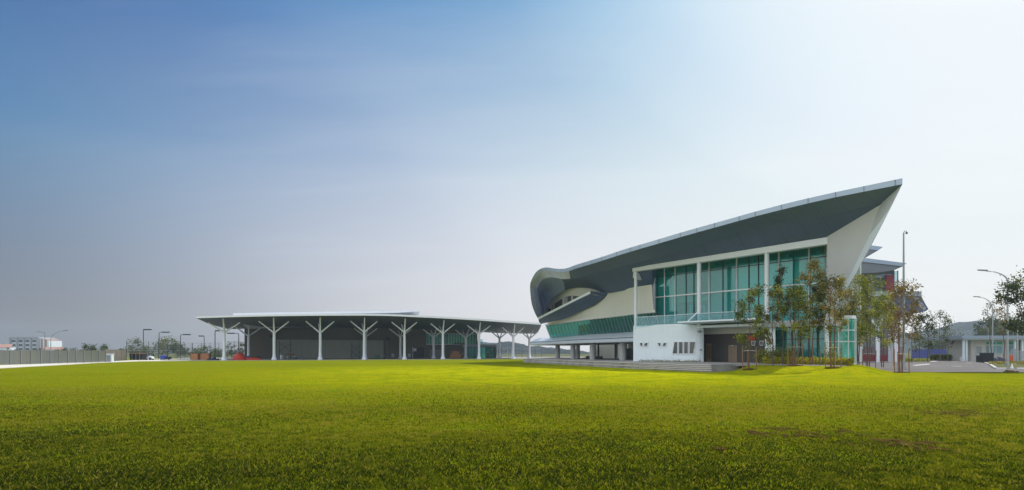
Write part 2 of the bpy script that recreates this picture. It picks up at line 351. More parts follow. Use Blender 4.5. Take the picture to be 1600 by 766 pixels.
def lawn_material():
    m = bpy.data.materials.new('lawn turf'); m.use_nodes = True; nt = m.node_tree; nd = nt.nodes; L = nt.links; b = nd['Principled BSDF']
    b.inputs['Roughness'].default_value = .95; b.inputs['Specular IOR Level'].default_value = .0
    geo = nd.new('ShaderNodeNewGeometry')
    def nz(scale, det=6, rough=.6):
        n = nd.new('ShaderNodeTexNoise'); n.inputs['Scale'].default_value = scale; n.inputs['Detail'].default_value = det; n.inputs['Roughness'].default_value = rough
        L.new(geo.outputs['Position'], n.inputs['Vector']); return n.outputs['Fac']
    def mix(a, b_, f):
        x = nd.new('ShaderNodeMix'); x.data_type = 'RGBA'
        for s, v in (('A', a), ('B', b_)):
            if hasattr(v, 'links') or hasattr(v, 'is_linked'): L.new(v, x.inputs[s])
            else: x.inputs[s].default_value = lin(v)
        if hasattr(f, 'is_linked'): L.new(f, x.inputs['Factor'])
        else: x.inputs['Factor'].default_value = f
        return x.outputs['Result']
    def ramp(v, a, c):
        r = nd.new('ShaderNodeMapRange'); r.inputs['From Min'].default_value = a; r.inputs['From Max'].default_value = c
        L.new(v, r.inputs['Value']); return r.outputs['Result']
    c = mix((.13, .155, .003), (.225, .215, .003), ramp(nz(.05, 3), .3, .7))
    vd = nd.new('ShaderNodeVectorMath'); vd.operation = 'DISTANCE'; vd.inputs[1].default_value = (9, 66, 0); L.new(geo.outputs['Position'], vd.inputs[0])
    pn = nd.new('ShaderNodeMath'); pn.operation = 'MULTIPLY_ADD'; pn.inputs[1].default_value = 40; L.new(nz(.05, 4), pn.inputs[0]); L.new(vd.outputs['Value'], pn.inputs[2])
    c = mix((.45, .445, .002), c, ramp(pn.outputs[0], 24, 62))  # bright pool of light painted into the turf colour before the hall
    c = mix(c, (.11, .15, .004), ramp(nz(.9, 8, .7), .5, .8))
    c = mix(c, (.33, .31, .006), ramp(nz(3.2, 8, .75), .55, .85))
    c = mix(c, (.15, .21, .003), ramp(nz(.4, 7, .7), .47, .66))
    c = mix(c, (.06, .09, .004), ramp(nz(4.5, 6, .8), .5, .78))
    c = mix(c, (.05, .08, .006), ramp(nz(9, 4, .7), .55, .8))
    c = mix(c, (.13, .07, .035), ramp(nz(.55, 9, .72), .66, .74))
    L.new(c, b.inputs['Base Color'])
    bp = nd.new('ShaderNodeBump'); bp.inputs['Strength'].default_value = .9; bp.inputs['Distance'].default_value = .08
    L.new(nz(7, 8, .8), bp.inputs['Height']); L.new(bp.outputs['Normal'], b.inputs['Normal'])
    return m
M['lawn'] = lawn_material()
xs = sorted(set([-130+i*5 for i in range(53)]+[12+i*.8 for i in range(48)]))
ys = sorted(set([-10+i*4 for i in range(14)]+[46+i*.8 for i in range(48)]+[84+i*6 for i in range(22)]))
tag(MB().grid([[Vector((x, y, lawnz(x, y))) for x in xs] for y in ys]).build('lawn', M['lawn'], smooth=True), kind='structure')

# soil patches worn into the turf (also thins the blades)
def worn(x, y):
    d = min(((x-7.2)/1.1)**2+((y-15.6)/1.0)**2, ((x-8.6+.35*(y-13.4))/1.2)**2+((y-13.6)/.9)**2, ((x-14.5)/1.2)**2+((y-21)/1.0)**2)
    n = .8*noise.noise(Vector((x*1.1, y*.8, 0)))+.6*noise.noise(Vector((x*3, y*2.4, 5)))+.7*noise.noise(Vector((x*7, y*5, 1)))
    g = noise.noise(Vector((x*.35, y*.35, 9)))+.5*noise.noise(Vector((x*1.3, y*1.3, 2)))
    return (n > .3-.35*max(0, 1-d) and d < 1.6) or (g > .95)

def blades():
    # per band: near z, far z, blades per m2, height, width
    V = []; T = []
    bands = [(6.0, 11, 2000, .050, .011), (11, 16, 1700, .045, .012), (16, 24, 900, .045, .017), (24, 38, 420, .04, .024), (38, 62, 170, .035, .035)]
    for z0, z1, den, bh, bw in bands:
        half = 1.4
        area = half*(z1*z1-z0*z0); n = int(area*den)
        z = np.sqrt(rng.uniform(z0*z0, z1*z1, n)); x = rng.uniform(-half, half, n)*z
        keep = np.ones(n, bool)
        cl = np.zeros(n)
        for i in range(n):
            pass
        # clumpiness by cheap sums of sines and a coarse lattice of random values
        lat = rng.random((400, 400))
        ci = lat[(np.floor(x*4).astype(int)) % 400, (np.floor(z*4).astype(int)) % 400]
        cj = lat[(np.floor(x*1.1+7).astype(int)) % 400, (np.floor(z*1.1).astype(int)) % 400]
        keep &= rng.random(n) < (.45+.55*ci)*(1-.93*np.clip((z-12)/30, 0, 1)**.7)
        x, z, ci, cj = x[keep], z[keep], ci[keep], cj[keep]
        # no blades in the soil
        wl = {}
        kx = np.floor(x*10).astype(int); kz = np.floor(z*10).astype(int)
        kk = np.ones(len(x), bool)
        for i in range(len(x)):
            k = (kx[i], kz[i]); q = wl.get(k)
            if q is None: q = wl[k] = (1 < k[0]/10 < 20 and 10 < k[1]/10 < 24 and worn((k[0]+.5)/10, (k[1]+.5)/10))
            if q and rng.random() < .5: kk[i] = False
        # not on paving / road
        kk &= ~((z > 55) & (x > 15)) & ~((x < -45) & (z < 1.0*(-x)*1.0+14) & (x < -62))
        x, z, ci, cj = x[kk], z[kk], ci[kk], cj[kk]; n = len(x)
        gz = np.zeros(n)
        a = rng.uniform(0, 2*np.pi, n); h = bh*rng.uniform(.55, 1.35, n)*(.7+.5*cj); wd = bw*rng.uniform(.7, 1.3, n)
        lean = rng.uniform(.2, 1.15, n)*h; la = rng.uniform(0, 2*np.pi, n)
        dx, dy = np.cos(a)*wd/2, np.sin(a)*wd/2
        lx, ly = np.cos(la)*lean, np.sin(la)*lean
        v = np.empty((n, 4, 3))
        v[:, 0] = np.stack([x-dx, z-dy, gz-.005], 1); v[:, 1] = np.stack([x+dx, z+dy, gz-.005], 1)
        v[:, 2] = np.stack([x+dx*.8+lx*.45, z+dy*.8+ly*.45, gz+h*.65], 1); v[:, 3] = np.stack([x+lx, z+ly, gz+h*.95], 1)
        V.append(v); T.append(np.clip(.5*ci+.3*cj+rng.normal(.12, .16, n)-.42*np.clip((24-z)/14, 0, 1)**1.4+.2*np.clip((z-24)/20, 0, 1)+.16*np.sin(.37*x+1.3*np.sin(.21*z))*np.sin(.33*z+.9*np.sin(.3*x)), 0, 1))  # nearer blades toned darker: foreground light falloff painted into their colour
    V = np.concatenate(V); T = np.concatenate(T); n = len(V)
    T = np.where(rng.random(n) < .08, 1.0, T)          # dry straw-coloured blades
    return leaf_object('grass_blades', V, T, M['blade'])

def leaf_object(name, V, T, m, parent=None):
    n = len(V); me = bpy.data.meshes.new(name)
    me.vertices.add(n*4); me.loops.add(n*4); me.polygons.add(n)
    me.vertices.foreach_set('co', V.reshape(-1).astype(np.float32))
    me.loops.foreach_set('vertex_index', np.arange(n*4, dtype=np.int32))
    me.polygons.foreach_set('loop_start', np.arange(0, n*4, 4, dtype=np.int32))
    me.update(calc_edges=True)
    at = me.attributes.new('tone', 'FLOAT', 'FACE'); at.data.foreach_set('value', T.astype(np.float32))
    me.materials.append(m)
    o = bpy.data.objects.new(name, me); C.objects.link(o); o.parent = parent
    return o
def leaves(pts, size, tone, flat=.0):
    """diamond leaves at pts, random orientation"""
    n = len(pts); d1 = rng.normal(size=(n, 3)); d1[:, 2] *= (1-flat); d1 /= np.linalg.norm(d1, axis=1)[:, None]
    d2 = rng.normal(size=(n, 3)); d2 -= (d1*d2).sum(1)[:, None]*d1; d2 /= np.linalg.norm(d2, axis=1)[:, None]
    s = size*rng.uniform(.6, 1.35, n)[:, None]
    V = np.stack([pts-d1*s*.5, pts+d2*s*.27, pts+d1*s*.5, pts-d2*s*.27], 1)
    return V
sm_ = MB()
for i in range(40, 190):
    for k in range(110, 235):
        x0, y0 = i/10, k/10; w_ = .1
        if worn(x0+w_/2, y0+w_/2):
            sm_.add([(x0, y0, .024), (x0+w_, y0, .024), (x0+w_, y0+w_, .024), (x0, y0+w_, .024)], [[0, 1, 2, 3]])
tag(sm_.build('bare_soil', M['soil']), kind='structure')
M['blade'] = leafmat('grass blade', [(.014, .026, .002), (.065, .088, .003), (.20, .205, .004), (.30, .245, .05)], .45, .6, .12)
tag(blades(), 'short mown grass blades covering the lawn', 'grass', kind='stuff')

# ------------------------------------------------------------------ paving, platform, road
pfront = [G(818, 121), G(905, 92), G(1000, 74), G(1060, 67), G(1112, 62.8)]
def shift(p, d, z): v = Vector((p.x, p.y, z)); return v+Vector(d)
back = Vector((.25, .97, 0))
pm = MB()
steps = 4
for k in range(steps):
    h1 = .7*(k+1)/steps
    fr = [Vector((p.x, p.y, 0))+back*(.42*k*(1.0 if i > 2 else .25)) for i, p in enumerate(pfront)]
    tail = [Vector((23.2, 66.2+.2*k, 0)), Vector((24.3, 68.2, 0)), Vector((24.0, 90, 0)), Vector((10, 150, 0))]
    if k == steps-1: tail = [Vector((23.2, 66.8, 0)), Vector((25.0, 67.2, 0)), G(1203, fz(1203, 6.9)), G(1318, fz(1318, 6.9)), G(1326, fz(1326, 4)), G(1330, 74), G(1310, 95), Vector((10, 150, 0))]
    z0 = -.05 if k == 0 else .7*k/steps-.002*k
    pm.extr([Vector((p.x, p.y, z0)) for p in fr+tail], (0, 0, h1-z0+.001*k))
    for i in range(len(fr)-1):
        if k in (1, 3) or i > 1: pm.bar(fr[i]+Vector((-.03, -.05, h1-.02)), fr[i+1]+Vector((-.03, -.05, h1-.02)), .16, .06, mi=1)
tag(pm.build('terrace', [M['conc'], M['kerb']]), kind='structure')
# paving sheet on top of the terrace
ts = [Vector((p.x, p.y, .708))+back*(1.9 if i > 2 else .75) for i, p in enumerate(pfront)]+[Vector((23.2, 67.2, .708)), Vector((25.2, 67.6, .708)), G(1203, fz(1203, 6.5), .708), G(1317, fz(1317, 6.5), .708), G(1324, fz(1324, 4.6), .708), G(1328, 74, .708), G(1308, 94, .708), Vector((10, 148, .708))]
tag(MB().poly(ts).build('paving', M['plat']), kind='structure')
# ramp from the terrace path down to the road
tag(MB().extr([G(1316, fz(1316, 6.4), .70), G(1322, fz(1322, 3.4), .70), G(1372, 76, .015), G(1385, 66.5, .015)], (0, 0, -.5)).build('ramp', M['plat']), kind='structure')
# road
rd = [Gy(1352, 576), Gy(1392, 581.3), Gy(1480, 582), Gy(1700, 582.5), Gy(1700, 577.0), Gy(1556, 576.5), Gy(1546, 570), Gy(1530, 564.2), Gy(1505, 562.2), Gy(1400, 562.2), Gy(1330, 565), Gy(1330, 572)]
tag(MB().poly([Vector((p.x, p.y, .030)) for p in rd]).build('road', M['asph']), kind='structure')
# concrete apron under the pavilion
def zrow(px): return 2000/(13.4-2.2*(px-389)/386)
ap = [G(px, zrow(px)-2.2, 0) for px in (300, 420, 560, 700, 800)]+[Vector((6, 166, 0)), Vector((14, 150, 0)), Vector((30, 260, 0)), Vector((-110, 210, 0))]
tag(MB().extr([Vector((p.x, p.y, -.04)) for p in ap], (0, 0, .10)).build('pavilion_apron', M['conc']), kind='structure')
# pale kerb path along the left fence
kp = MB(); lp = [(-140, 60), (-25, 579, ), (60, 573.2), (110, 569.6), (150, 567.3), (215, 565.3)]
near = [Gy(-200, 592), Gy(-25, 578.5), Gy(0, 576.0), (Gy(60, 572.6)), Gy(110, 569.9), Gy(150, 567.5), Gy(215, 565.0), Gy(300, 564.0)]
far = [Gy(-200, 578), Gy(-25, 572.5), Gy(0, 571.3), Gy(60, 569.2), Gy(110, 567.5), Gy(150, 566.0), Gy(215, 563.2), Gy(300, 562.5)]
for i in range(len(near)-1):
    kp.extr([Vector((near[i].x, near[i].y, -.05)), Vector((near[i+1].x, near[i+1].y, -.05)), Vector((far[i+1].x, far[i+1].y, -.05)), Vector((far[i].x, far[i].y, -.05))], (0, 0, .13))
tag(kp.build('kerb_path', M['kerb']), kind='structure')

# right hand verge with black and white kerb
vg = [Gy(1534, 566.0), Gy(1548, 570.4), Gy(1556, 576), Gy(1720, 576.5), Gy(1720, 563.2), Gy(1545, 563.4)]
tag(MB().extr([Vector((p.x, p.y, -.02)) for p in vg], (0, 0, .15)).build('verge', gm), kind='structure')
kl = [Gy(1530.5, 564.6), Gy(1539, 567.4), Gy(1546, 570.2), Gy(1551, 573.2), Gy(1556, 576.8), Gy(1620, 577), Gy(1720, 577.3)]
kb = MB()
acc = 0
for i in range(len(kl)-1):
    a, b = kl[i], kl[i+1]; n = max(1, int((b-a).length/1.0))
    for k in range(n):
        p, q = lerp(a, b, k/n), lerp(a, b, (k+.97)/n); acc += 1
        kb.bar(Vector((p.x, p.y, .07)), Vector((q.x, q.y, .07)), .28, .2, mi=(acc % 2 if i < 5 else 0))
tag(kb.build('kerb', [M['conc'], M['line']]), kind='structure')
# parking marks
for (a, b, c, d) in ((1490, 572.8, 1502, 572.8), (1512, 567.4, 1518, 567.4), (1488, 565.1, 1497, 565.1), (1428, 571.6, 1452, 569.2), (1455, 565.3, 1463, 564.6)):
    p, q = Gy(a, b), Gy(c, d); e = Vector((0, .35*(q.y/80), 0))
    tag(MB().poly([Vector((v.x, v.y, .036)) for v in (p-e, q-e, q+e, p+e)]).build('road_marking', M['line']), kind='structure')

# ------------------------------------------------------------------ MAIN BUILDING
hall = thing('assembly_hall', G(1150, 85, .7), 'large white and teal glass hall with a sweeping pointed grey roof beside the lawn', 'building')
# stations along the eave: fascia top, fascia bottom, crease, wall junction
ST = [((839.6, 496.6, 124), (843.5, 495.2, 124), (847, 494.3, 125), (850.5, 490, 129)),
      ((835.7, 488.8, 122.5), (842, 486.2, 122.5), (846.5, 485.2, 124), (851.3, 488, 129)),
      ((830.4, 473, 120.5), (836.8, 471, 120.5), (842, 469.5, 122), (852.5, 484, 128)),
      ((828.2, 448.3, 118), (834, 449.5, 118), (839.5, 453.5, 120), (854, 480, 127)),
      ((830.4, 437.9, 116), (835.6, 440.8, 116), (841, 447, 118), (856.5, 475.5, 126)),
      ((837, 426, 113.5), (840.6, 430.4, 113.5), (846, 438.5, 116), (859.5, 470.8, 125)),
      ((844.8, 420.2, 111), (846.8, 424.8, 111), (852, 434.8, 113.5), (863, 466.6, 123.5)),
      ((854, 418, 107.5), (855, 423, 107.5), (860, 433.5, 110), (868.5, 462, 121.5)),
      ((865.7, 419.6, 104), (866, 424.6, 104), (870, 434.5, 106.5), (875, 457.5, 119)),
      ((874.9, 420.2, 101), (875, 425.5, 101), (878, 436, 103.5), (883, 453.8, 116.5)),
      ((885.3, 419.3, 98), (885.5, 424.7, 98), (888, 436, 101), (890, 451.3, 114.5)),
      ((901, 413.7, 94), (901, 419.5, 94), (903, 434, 98), (903, 449.7, 111)),
      ((924.5, 406.5, 90), (924.5, 412.5, 90), (925, 428, 95), (925, 451.5, 105)),
      ((945.4, 400, 87), (945.4, 406, 87), (946, 423, 92.5), (946, 458, 101)),
      ((970, 391.5, 84.3), (970, 398, 84.3), (970, 416.5, fz(970, 1.8)), (970, 455, 96.2)),
      ((1000, 382.5, 81), (1000, 389, 81), (1000, 409.5, fz(1000, 1.7)), (1000, 450, 91.2)),
      ((1019, 377, fz(1019, 6)), (1019, 383.5, fz(1019, 6)), (1019, 404.5, fz(1019, 1.8)), (1019.5, 447, 89.6))]
for px, ey, fy, ky, ko in ((1030, 373.7, 380.4, 401.5, 1.9), (1076, 360, 367, 388.5, 2.2), (1130, 345, 352, 371.5, 2.6), (1180, 330.8, 338.2, 356, 2.9), (1235, 316.5, 324.5, 347, 3.2), (1291, 303.5, 311.5, 337.3, 3.4)):
    ST.append(((px, ey, fz(px, 6)), (px, fy, fz(px, 6)), (px, ky, fz(px, ko)), None))
ST.append(((1350, 291, fz(1350, 6)), (1350, 299.6, fz(1350, 6)), (1340, 325.8, fz(1340, 3.5)), None))
ST.append(((1410, 278.6, fz(1410, 6)), (1410, 288, fz(1410, 6)), (1383, 315.6, fz(1383, 3.5)), None))
E = [P(*s[0]) for s in ST]; E2 = [P(*s[1]) for s in ST]; K = [P(*s[2]) for s in ST]
def beam_top(px): return interp(px, [988, 1291], [418.3, 370.5])
def beam_bot(px): return interp(px, [988, 1291], [424.8, 381.6])
J = []; MM = []
jm = {17: 1027, 18: 1076, 19: 1130, 20: 1180, 21: 1230, 22: 1262, 23: 1280, 24: 1292}
for i, s in enumerate(ST):
    if s[3]:
        j = P(*s[3]); J.append(j); m_ = lerp(K[i], j, .5)
        if i < 12: m_ += Vector((.12, .8, .5))*interp(i, [0, 3, 8, 12], [.3, 1.6, 1.2, 0])
        elif i >= 14: m_ += Vector((0, 0, .25))
        MM.append(m_)
    else:
        px = jm[i]; m_ = F(px, beam_top(px)-.6, 1.05); MM.append(m_); J.append(Fh(px, min(13.75, m_.z-.1), -2.7))
ext = Vector((.35, .937, 0))*24
# split at the start of the straight eave (finer stations by Catmull-Rom for the curl)
def smooth_line(pts, sub=4):
    out = []; n = len(pts)
    for i in range(n-1):
        a = pts[max(i-1, 0)]; b = pts[i]; c = pts[i+1]; d = pts[min(i+2, n-1)]
        for k in range(sub):
            t = k/sub
            out.append(.5*((2*b)+(c-a)*t+(2*a-5*b+4*c-d)*t*t+(3*b-a-3*c+d)*t**3))
    out.append(pts[-1]); return out
Es, E2s, Ks = smooth_line(E), smooth_line(E2), smooth_line(K)
cutn = 17
Js = smooth_line(J[:cutn])+[p for i in range(cutn, len(J)) for p in [lerp(J[i-1], J[i], t) for t in (.25, .5, .75, 1)]]
Ms = smooth_line(MM[:cutn])+[p for i in range(cutn, len(MM)) for p in [lerp(MM[i-1], MM[i], t) for t in (.25, .5, .75, 1)]]
Rr = [p+ext+Vector((0, 0, -.6)) for p in Es]
roof = MB().grid([Es, [p+ext*.5+Vector((0, 0, .25)) for p in Es], Rr]).build('roof', M['rooftop'], hall, smooth=True)
fb = MB(); fb.grid([Es, E2s])
tot = 0; nxt = 2.5
for i in range(len(Es)-1):
    tot += (Es[i+1]-Es[i]).length
    if tot > nxt:
        nxt += 2.7; d = (Es[i+1]-Es[i]).normalized()*.035; f = N*.02
        fb.add([Es[i+1]-d+f, Es[i+1]+d+f, E2s[i+1]+d+f, E2s[i+1]-d+f], [[0, 1, 2, 3]], 1)
fb.build('fascia', [M['fascia'], M['seam']], roof, smooth=True)
CS = 41
def band(lo, hi, cols): return [r[lo:hi] for r in cols]
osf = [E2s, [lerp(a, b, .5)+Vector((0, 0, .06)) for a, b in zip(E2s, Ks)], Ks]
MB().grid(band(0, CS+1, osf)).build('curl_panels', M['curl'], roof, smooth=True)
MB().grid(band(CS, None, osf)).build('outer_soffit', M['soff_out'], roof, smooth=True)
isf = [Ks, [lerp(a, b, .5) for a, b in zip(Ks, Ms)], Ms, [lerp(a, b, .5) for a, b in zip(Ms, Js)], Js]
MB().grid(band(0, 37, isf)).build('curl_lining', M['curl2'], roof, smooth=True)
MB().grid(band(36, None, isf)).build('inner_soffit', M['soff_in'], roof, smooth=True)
# prow at the right-hand end
A = F(1292.5, 370.2, 1.0); B = K[-1]; D = E2[-1]; T = E[-1]
Cb = P(1294, 492, 67.4); Db = P(1297.5, 492, 66.6)
pw = MB()
def q(a, b, n=8): return [lerp(a, b, i/n) for i in range(n+1)]
bl = q(B, Cb); bl = [p+Vector((.0, 0, -.35))*math.sin(math.pi*i/8) for i, p in enumerate(bl)]
dl = q(D, Db); dl = [p+Vector((.0, 0, -.5))*math.sin(math.pi*i/8) for i, p in enumerate(dl)]
al = q(A, Cb+Vector((-.1, 0, 0)))
pw.grid([al, [lerp(a, b, .5) for a, b in zip(al, bl)], bl])
prow = pw.build('prow_soffit', M['prow'], roof, smooth=True)
MB().grid([bl, dl]).build('prow_edge', M['white'], roof, smooth=True)
RAY = Vector((.45, .893, 0)); Q = A+RAY*7+Vector((0, 0, -.5)); Qb = Cb+RAY*3
MB().add([D, T, Rr[-1], Q, Db, Qb]+dl[1:-1], [[0, 1, 2, 3], [0]+[6+i for i in range(7)]+[4, 5, 3]]).build('roof_end', M['rooftop'], roof)

# ---- curved wing: plan line of the outer slab edge
WX = [828, 850, 885, 914, 960, 990, 1022]; WZ = [139, 131, 117, 107, 97.5, 91, 86.8]
def wing(px, h, out=0.0):
    z = interp(px, WX, WZ); a = G(px-3, interp(px-3, WX, WZ)); b = G(px+3, interp(px+3, WX, WZ))
    t = (b-a).normalized(); n = Vector((t.y, -t.x, 0))
    if n.y > 0: n = -n
    p = G(px, z, h); return p+n*out
wp = [830, 834, 840, 846, 852, 858, 866, 875, 885, 895, 905, 914, 925, 937, 950, 962, 975, 988, 994]
# rounded left end cap in plan
def wline(h, out=0.0, pxs=None):
    pts = [wing(px, h, out) for px in (pxs or wp)]
    e = pts[0]; r = 2.2
    cap = [e+Vector((.8-1.0*i, 2.5*i+1.0, 0)) for i in (3, 2, 1)] if False else []
    return cap+pts
slab = MB()
rows = [wline(3.45, -1.2), wline(3.42, .15), wline(3.5, .3), wline(4.05, .3), wline(4.2, .18), wline(4.55, -.5), wline(4.95, -1.7)]
endz = [Vector((8.5, 158, r[0].z)) for r in rows]
rows = [[lerp(r[0], e, .55)+Vector((.3, 0, 0)), lerp(r[0], e, .25)+Vector((-.1, 0, 0))]+r for r, e in zip(rows, endz)]
slab.grid(rows)
slab.build('terrace_eave', M['edge'], hall, smooth=True)
gut = MB(); r0 = wline(4.13, .36); r1 = wline(4.02, .36)
gut.grid([r0, r1]); gut.build('gutter_line', M['seam'], hall)
# soffit over the undercroft
MB().grid([wline(3.44, .1), [p+Vector((9, 12, 0)) for p in wline(3.44, .1)]]).build('undercroft_ceiling', M['greywall'], hall)
# ribbon glazing leaning outward
rp_ = [849.5, 852, 856, 862, 870, 880, 890, 900, 912, 925, 940, 955, 970, 985, 1000, 1012, 1021]
rb = MB(); rb.grid([[wing(p, 4.9, -1.5) for p in rp_], [wing(p, 7.4, -.5) for p in rp_]])
ribbon = rb.build('ribbon_window', M['ribbon'], hall)
fr = MB()
for i in range(34):
    px = 849.5*(1-(i/33))+1020*(i/33); a = wing(px, 4.9, -1.42); b = wing(px+1.2*(1 if px > 852 else 0), 7.4, -.42); fr.bar(a, b, .035, .08)
for i in range(len(rp_)-1):
    fr.bar(wing(rp_[i], 4.92, -1.42), wing(rp_[i+1], 4.92, -1.42), .1, .1); fr.bar(wing(rp_[i], 7.38, -.42), wing(rp_[i+1], 7.38, -.42), .1, .1)
fr.build('glazing_frame', M['pole'], ribbon)
tr_ = MB(); tp = [wing(p, 7.42, -.35) for p in rp_]; tq = [wing(p, 7.72, -.32) for p in rp_]; tr0 = [wing(p, 7.42, -.9) for p in rp_]; tr_.grid([tr0, tp, tq]); tr_.build('head_trim', M['cream'], ribbon)
# room behind the ribbon: floor, back wall, hanging blinds
rm = MB(); rm.grid([[wing(p, 4.85, -1.6) for p in rp_], [wing(p, 4.85, -1.6)+Vector((6, 4, 0)) for p in rp_], [wing(p, 7.6, -1.6)+Vector((6, 4, 0)) for p in rp_]])
rm.build('ribbon_room', M['inner'], hall)
# cream wall above the ribbon up to the soffit
wpx = [852, 856, 862, 870, 880, 890, 900, 912, 925, 936, 946, 958, 970, 985, 1000, 1010, 1018.5]
wtop_y = interp
def soff_y(px): return interp(px, [851, 855, 863, 875, 888, 903, 925, 946, 970, 1000, 1021], [489, 478, 466.6, 457.5, 452, 449.7, 451.5, 458, 455, 450, 446.8])
cw = MB()
def wall_top(px):
    z = interp(px, WX, WZ)+1.0; return P(px, soff_y(px)-2.5, z)
fin_low = lambda px: interp(px, [842, 880, 911.4, 931, 945.4, 948.6], [508, 499, 484.9, 475.7, 466.6, 461.4])
lo = [wing(p-4.5*max(0, p-1000)/18.5, 7.6, -.75) for p in wpx]
hi = []
for p in wpx:
    t_ = wall_top(p)
    if p < 943:  # stops under the sloping balcony
        t_ = P(p, min(fin_low(p)-3.0, 506), interp(p, WX, WZ)+.9)
    hi.append(t_)
cw.grid([lo, [lerp(a, b, .5) for a, b in zip(lo, hi)], hi]).build('cream_wall', M['cream'], hall, smooth=True)
# eye-shaped recess: cream reveal, wall with windows, behind the balcony
ex = [852.0, 855, 859.5, 863, 868.5, 875, 883, 890, 903, 915, 925, 936, 946]
def ez(px): return interp(px, WX, WZ)+2.6
rev = MB(); r_out = [P(p, soff_y(p)-.6, ez(p)-1.6) for p in ex]
def band_y(px): return interp(px, [852, 860, 870, 880, 890, 893.5, 903, 920, 946], [487.5, 481.5, 472, 465.8, 462.4, 462, 463, 466, 462])
r_in = [P(p, band_y(p), ez(p)) for p in ex]
rev.grid([r_out, r_in]).build('arched_reveal', M['cream'], hall, smooth=True)
ew = MB(); ew.grid([[P(p, band_y(p), ez(p)+.02) for p in ex], [P(p, 500, ez(p)+.02) for p in ex]]); 
ew.build('balcony_wall', M['brown'], hall)
for a, b in ((861.2, 862.6), (863.2, 866.2), (879.6, 881.2), (882.2, 886.5), (893.6, 895)):
    m = MB(); m.add([P(a, band_y(a)-.5, ez(a)-.5), P(b, band_y(b)-.5, ez(b)-.5), P(b, 498, ez(b)-.5), P(a, 498, ez(a)-.5)], [[0, 1, 2, 3]])
    m.build('balcony_pier', M['cream'] if b-a < 2 else M['greywall'], hall, thick=.2)
MB().add([P(895, 463, ez(895)-.3), P(912, 465, ez(912)-.3), P(912, 480, ez(912)-.3), P(895, 480, ez(895)-.3)], [[0, 1, 2, 3]]).build('balcony_window', M['rail'], hall, thick=.06)
# sloping balcony parapet growing out of the curl
fe = [(839.6, 496.6, 123.5), (848, 492.5, 120.5), (860, 486.3, 116.5), (875, 478.7, 112), (892, 470.1, 107.5), (908, 462, 104), (922, 454.9, 101.5)]
fe2 = [(841.5, 499.6, 123.8), (849.5, 495.2, 120.8), (861.5, 489.3, 116.8), (876.5, 481.8, 112.3), (893, 473.3, 107.8), (908.5, 465.6, 104.3), (922.6, 459.0, 101.8)]
fl = [(845, 506.5, 130.5), (862, 502.5, 126.5), (880, 499, 118.5), (897, 492, 112.5), (911.4, 484.9, 108.3), (931, 475.7, 104), (947, 464.0, 101.4)]
fE = smooth_line([P(*a) for a in fe]); fE2 = smooth_line([P(*a) for a in fe2]); fL = smooth_line([P(*a) for a in fl])
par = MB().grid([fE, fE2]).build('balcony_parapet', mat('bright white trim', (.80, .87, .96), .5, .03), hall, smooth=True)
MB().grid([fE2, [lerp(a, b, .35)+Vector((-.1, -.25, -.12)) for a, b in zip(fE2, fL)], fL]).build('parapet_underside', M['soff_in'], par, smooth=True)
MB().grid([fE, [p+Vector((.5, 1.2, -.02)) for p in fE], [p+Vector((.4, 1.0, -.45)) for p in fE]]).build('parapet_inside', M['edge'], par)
# blunt right end of the parapet, tapering into the soffit
MB().add([P(922, 454.9, 101.5), P(922.6, 459.0, 101.8), P(947, 464.0, 101.4), P(949, 459.5, 100.6), P(948, 456.5, 100.4), P(935, 456, 101)], [[0, 1, 2, 3, 4, 5]]).build('parapet_end', M['soff_in'], par)
# undercroft: columns, back wall, interior
for px, hw, out in ((852.5, .46, -2.6), (862, .4, -5.5), (884, .48, -1.4), (914, .52, -1.4), (961.5, .48, -1.2), (978, .4, -4.0)):
    c = wing(px, 0, out); MB().extr([c+Vector((hw*math.cos(a), hw*math.sin(a), .70)) for a in [k*math.pi/8 for k in range(16)]], (0, 0, 2.76)).build('undercroft_column', M['ucol'], hall, smooth=True)
bw = MB()
for x0, x1, m_, dz in ((905, 938, 'cream', 9), (938, 966, 'cream', 8.5), (966, 979, 'door', 7)):
    a = wing(x0, .7, -dz); b = wing(x1, .7, -dz); MB().extr([a, b, b+UP*2.75, a+UP*2.75], Vector((.2, .25, 0))).build('undercroft_wall', M[m_], hall)
a = wing(977, .7, -6.0); b = wing(996, .7, -6.0); MB().extr([a, b, b+UP*2.75, a+UP*2.75], Vector((.2, .25, 0))).build('orange_wall', M['orange'], hall)
for x0, x1, h0, h1 in ((908, 914, .75, 2.6), (915.5, 919, .75, 2.6), (925, 937, .75, 2.9), (940, 946, 1.0, 2.8), (949, 954, .75, 2.7)):
    a = wing(x0, h0, -8.2); b = wing(x1, h0, -8.2); MB().extr([a, b, b+UP*(h1-h0), a+UP*(h1-h0)], Vector((.1, .1, 0))).build('undercroft_doorway', M['mull'], hall)
for k, px in enumerate((873, 889, 893, 897, 902)):
    c = wing(px, .7, -8-k % 3); MB().box(c+UP*1.38, (.3, .3, 2.76)).build('undercroft_post', M['brown' if k < 2 else 'greywall'], hall)
MB().extr([wing(887, .7, -3.5), wing(909, .7, -3.5), wing(909, 1.25, -3.5), wing(887, 1.25, -3.5)], Vector((.3, .6, 0))).build('dark_counter', M['black'], hall)

# ---- glass box
GO = -2.5
MB().extr([F(988, beam_top(988), 1.0), F(1292.5, beam_top(1292.5), 1.0), F(1292.5, beam_bot(1292.5), 1.0), F(988, beam_bot(988), 1.0)], -N*.9).build('front_beam', M['trim'], hall, bevel=.02)
for px, wd in ((993.3, .42), (1092.3, .5), (1198.2, .5)):
    c0 = Fh(px, 5.2, .62); c1 = F(px, beam_bot(px)+.1, .62); MB().tube([Vector((c0.x, c0.y, 5.2)), Vector((c0.x, c0.y, c1.z))], wd/2*1.05, 12).build('front_column', M['trim'], hall, smooth=True)
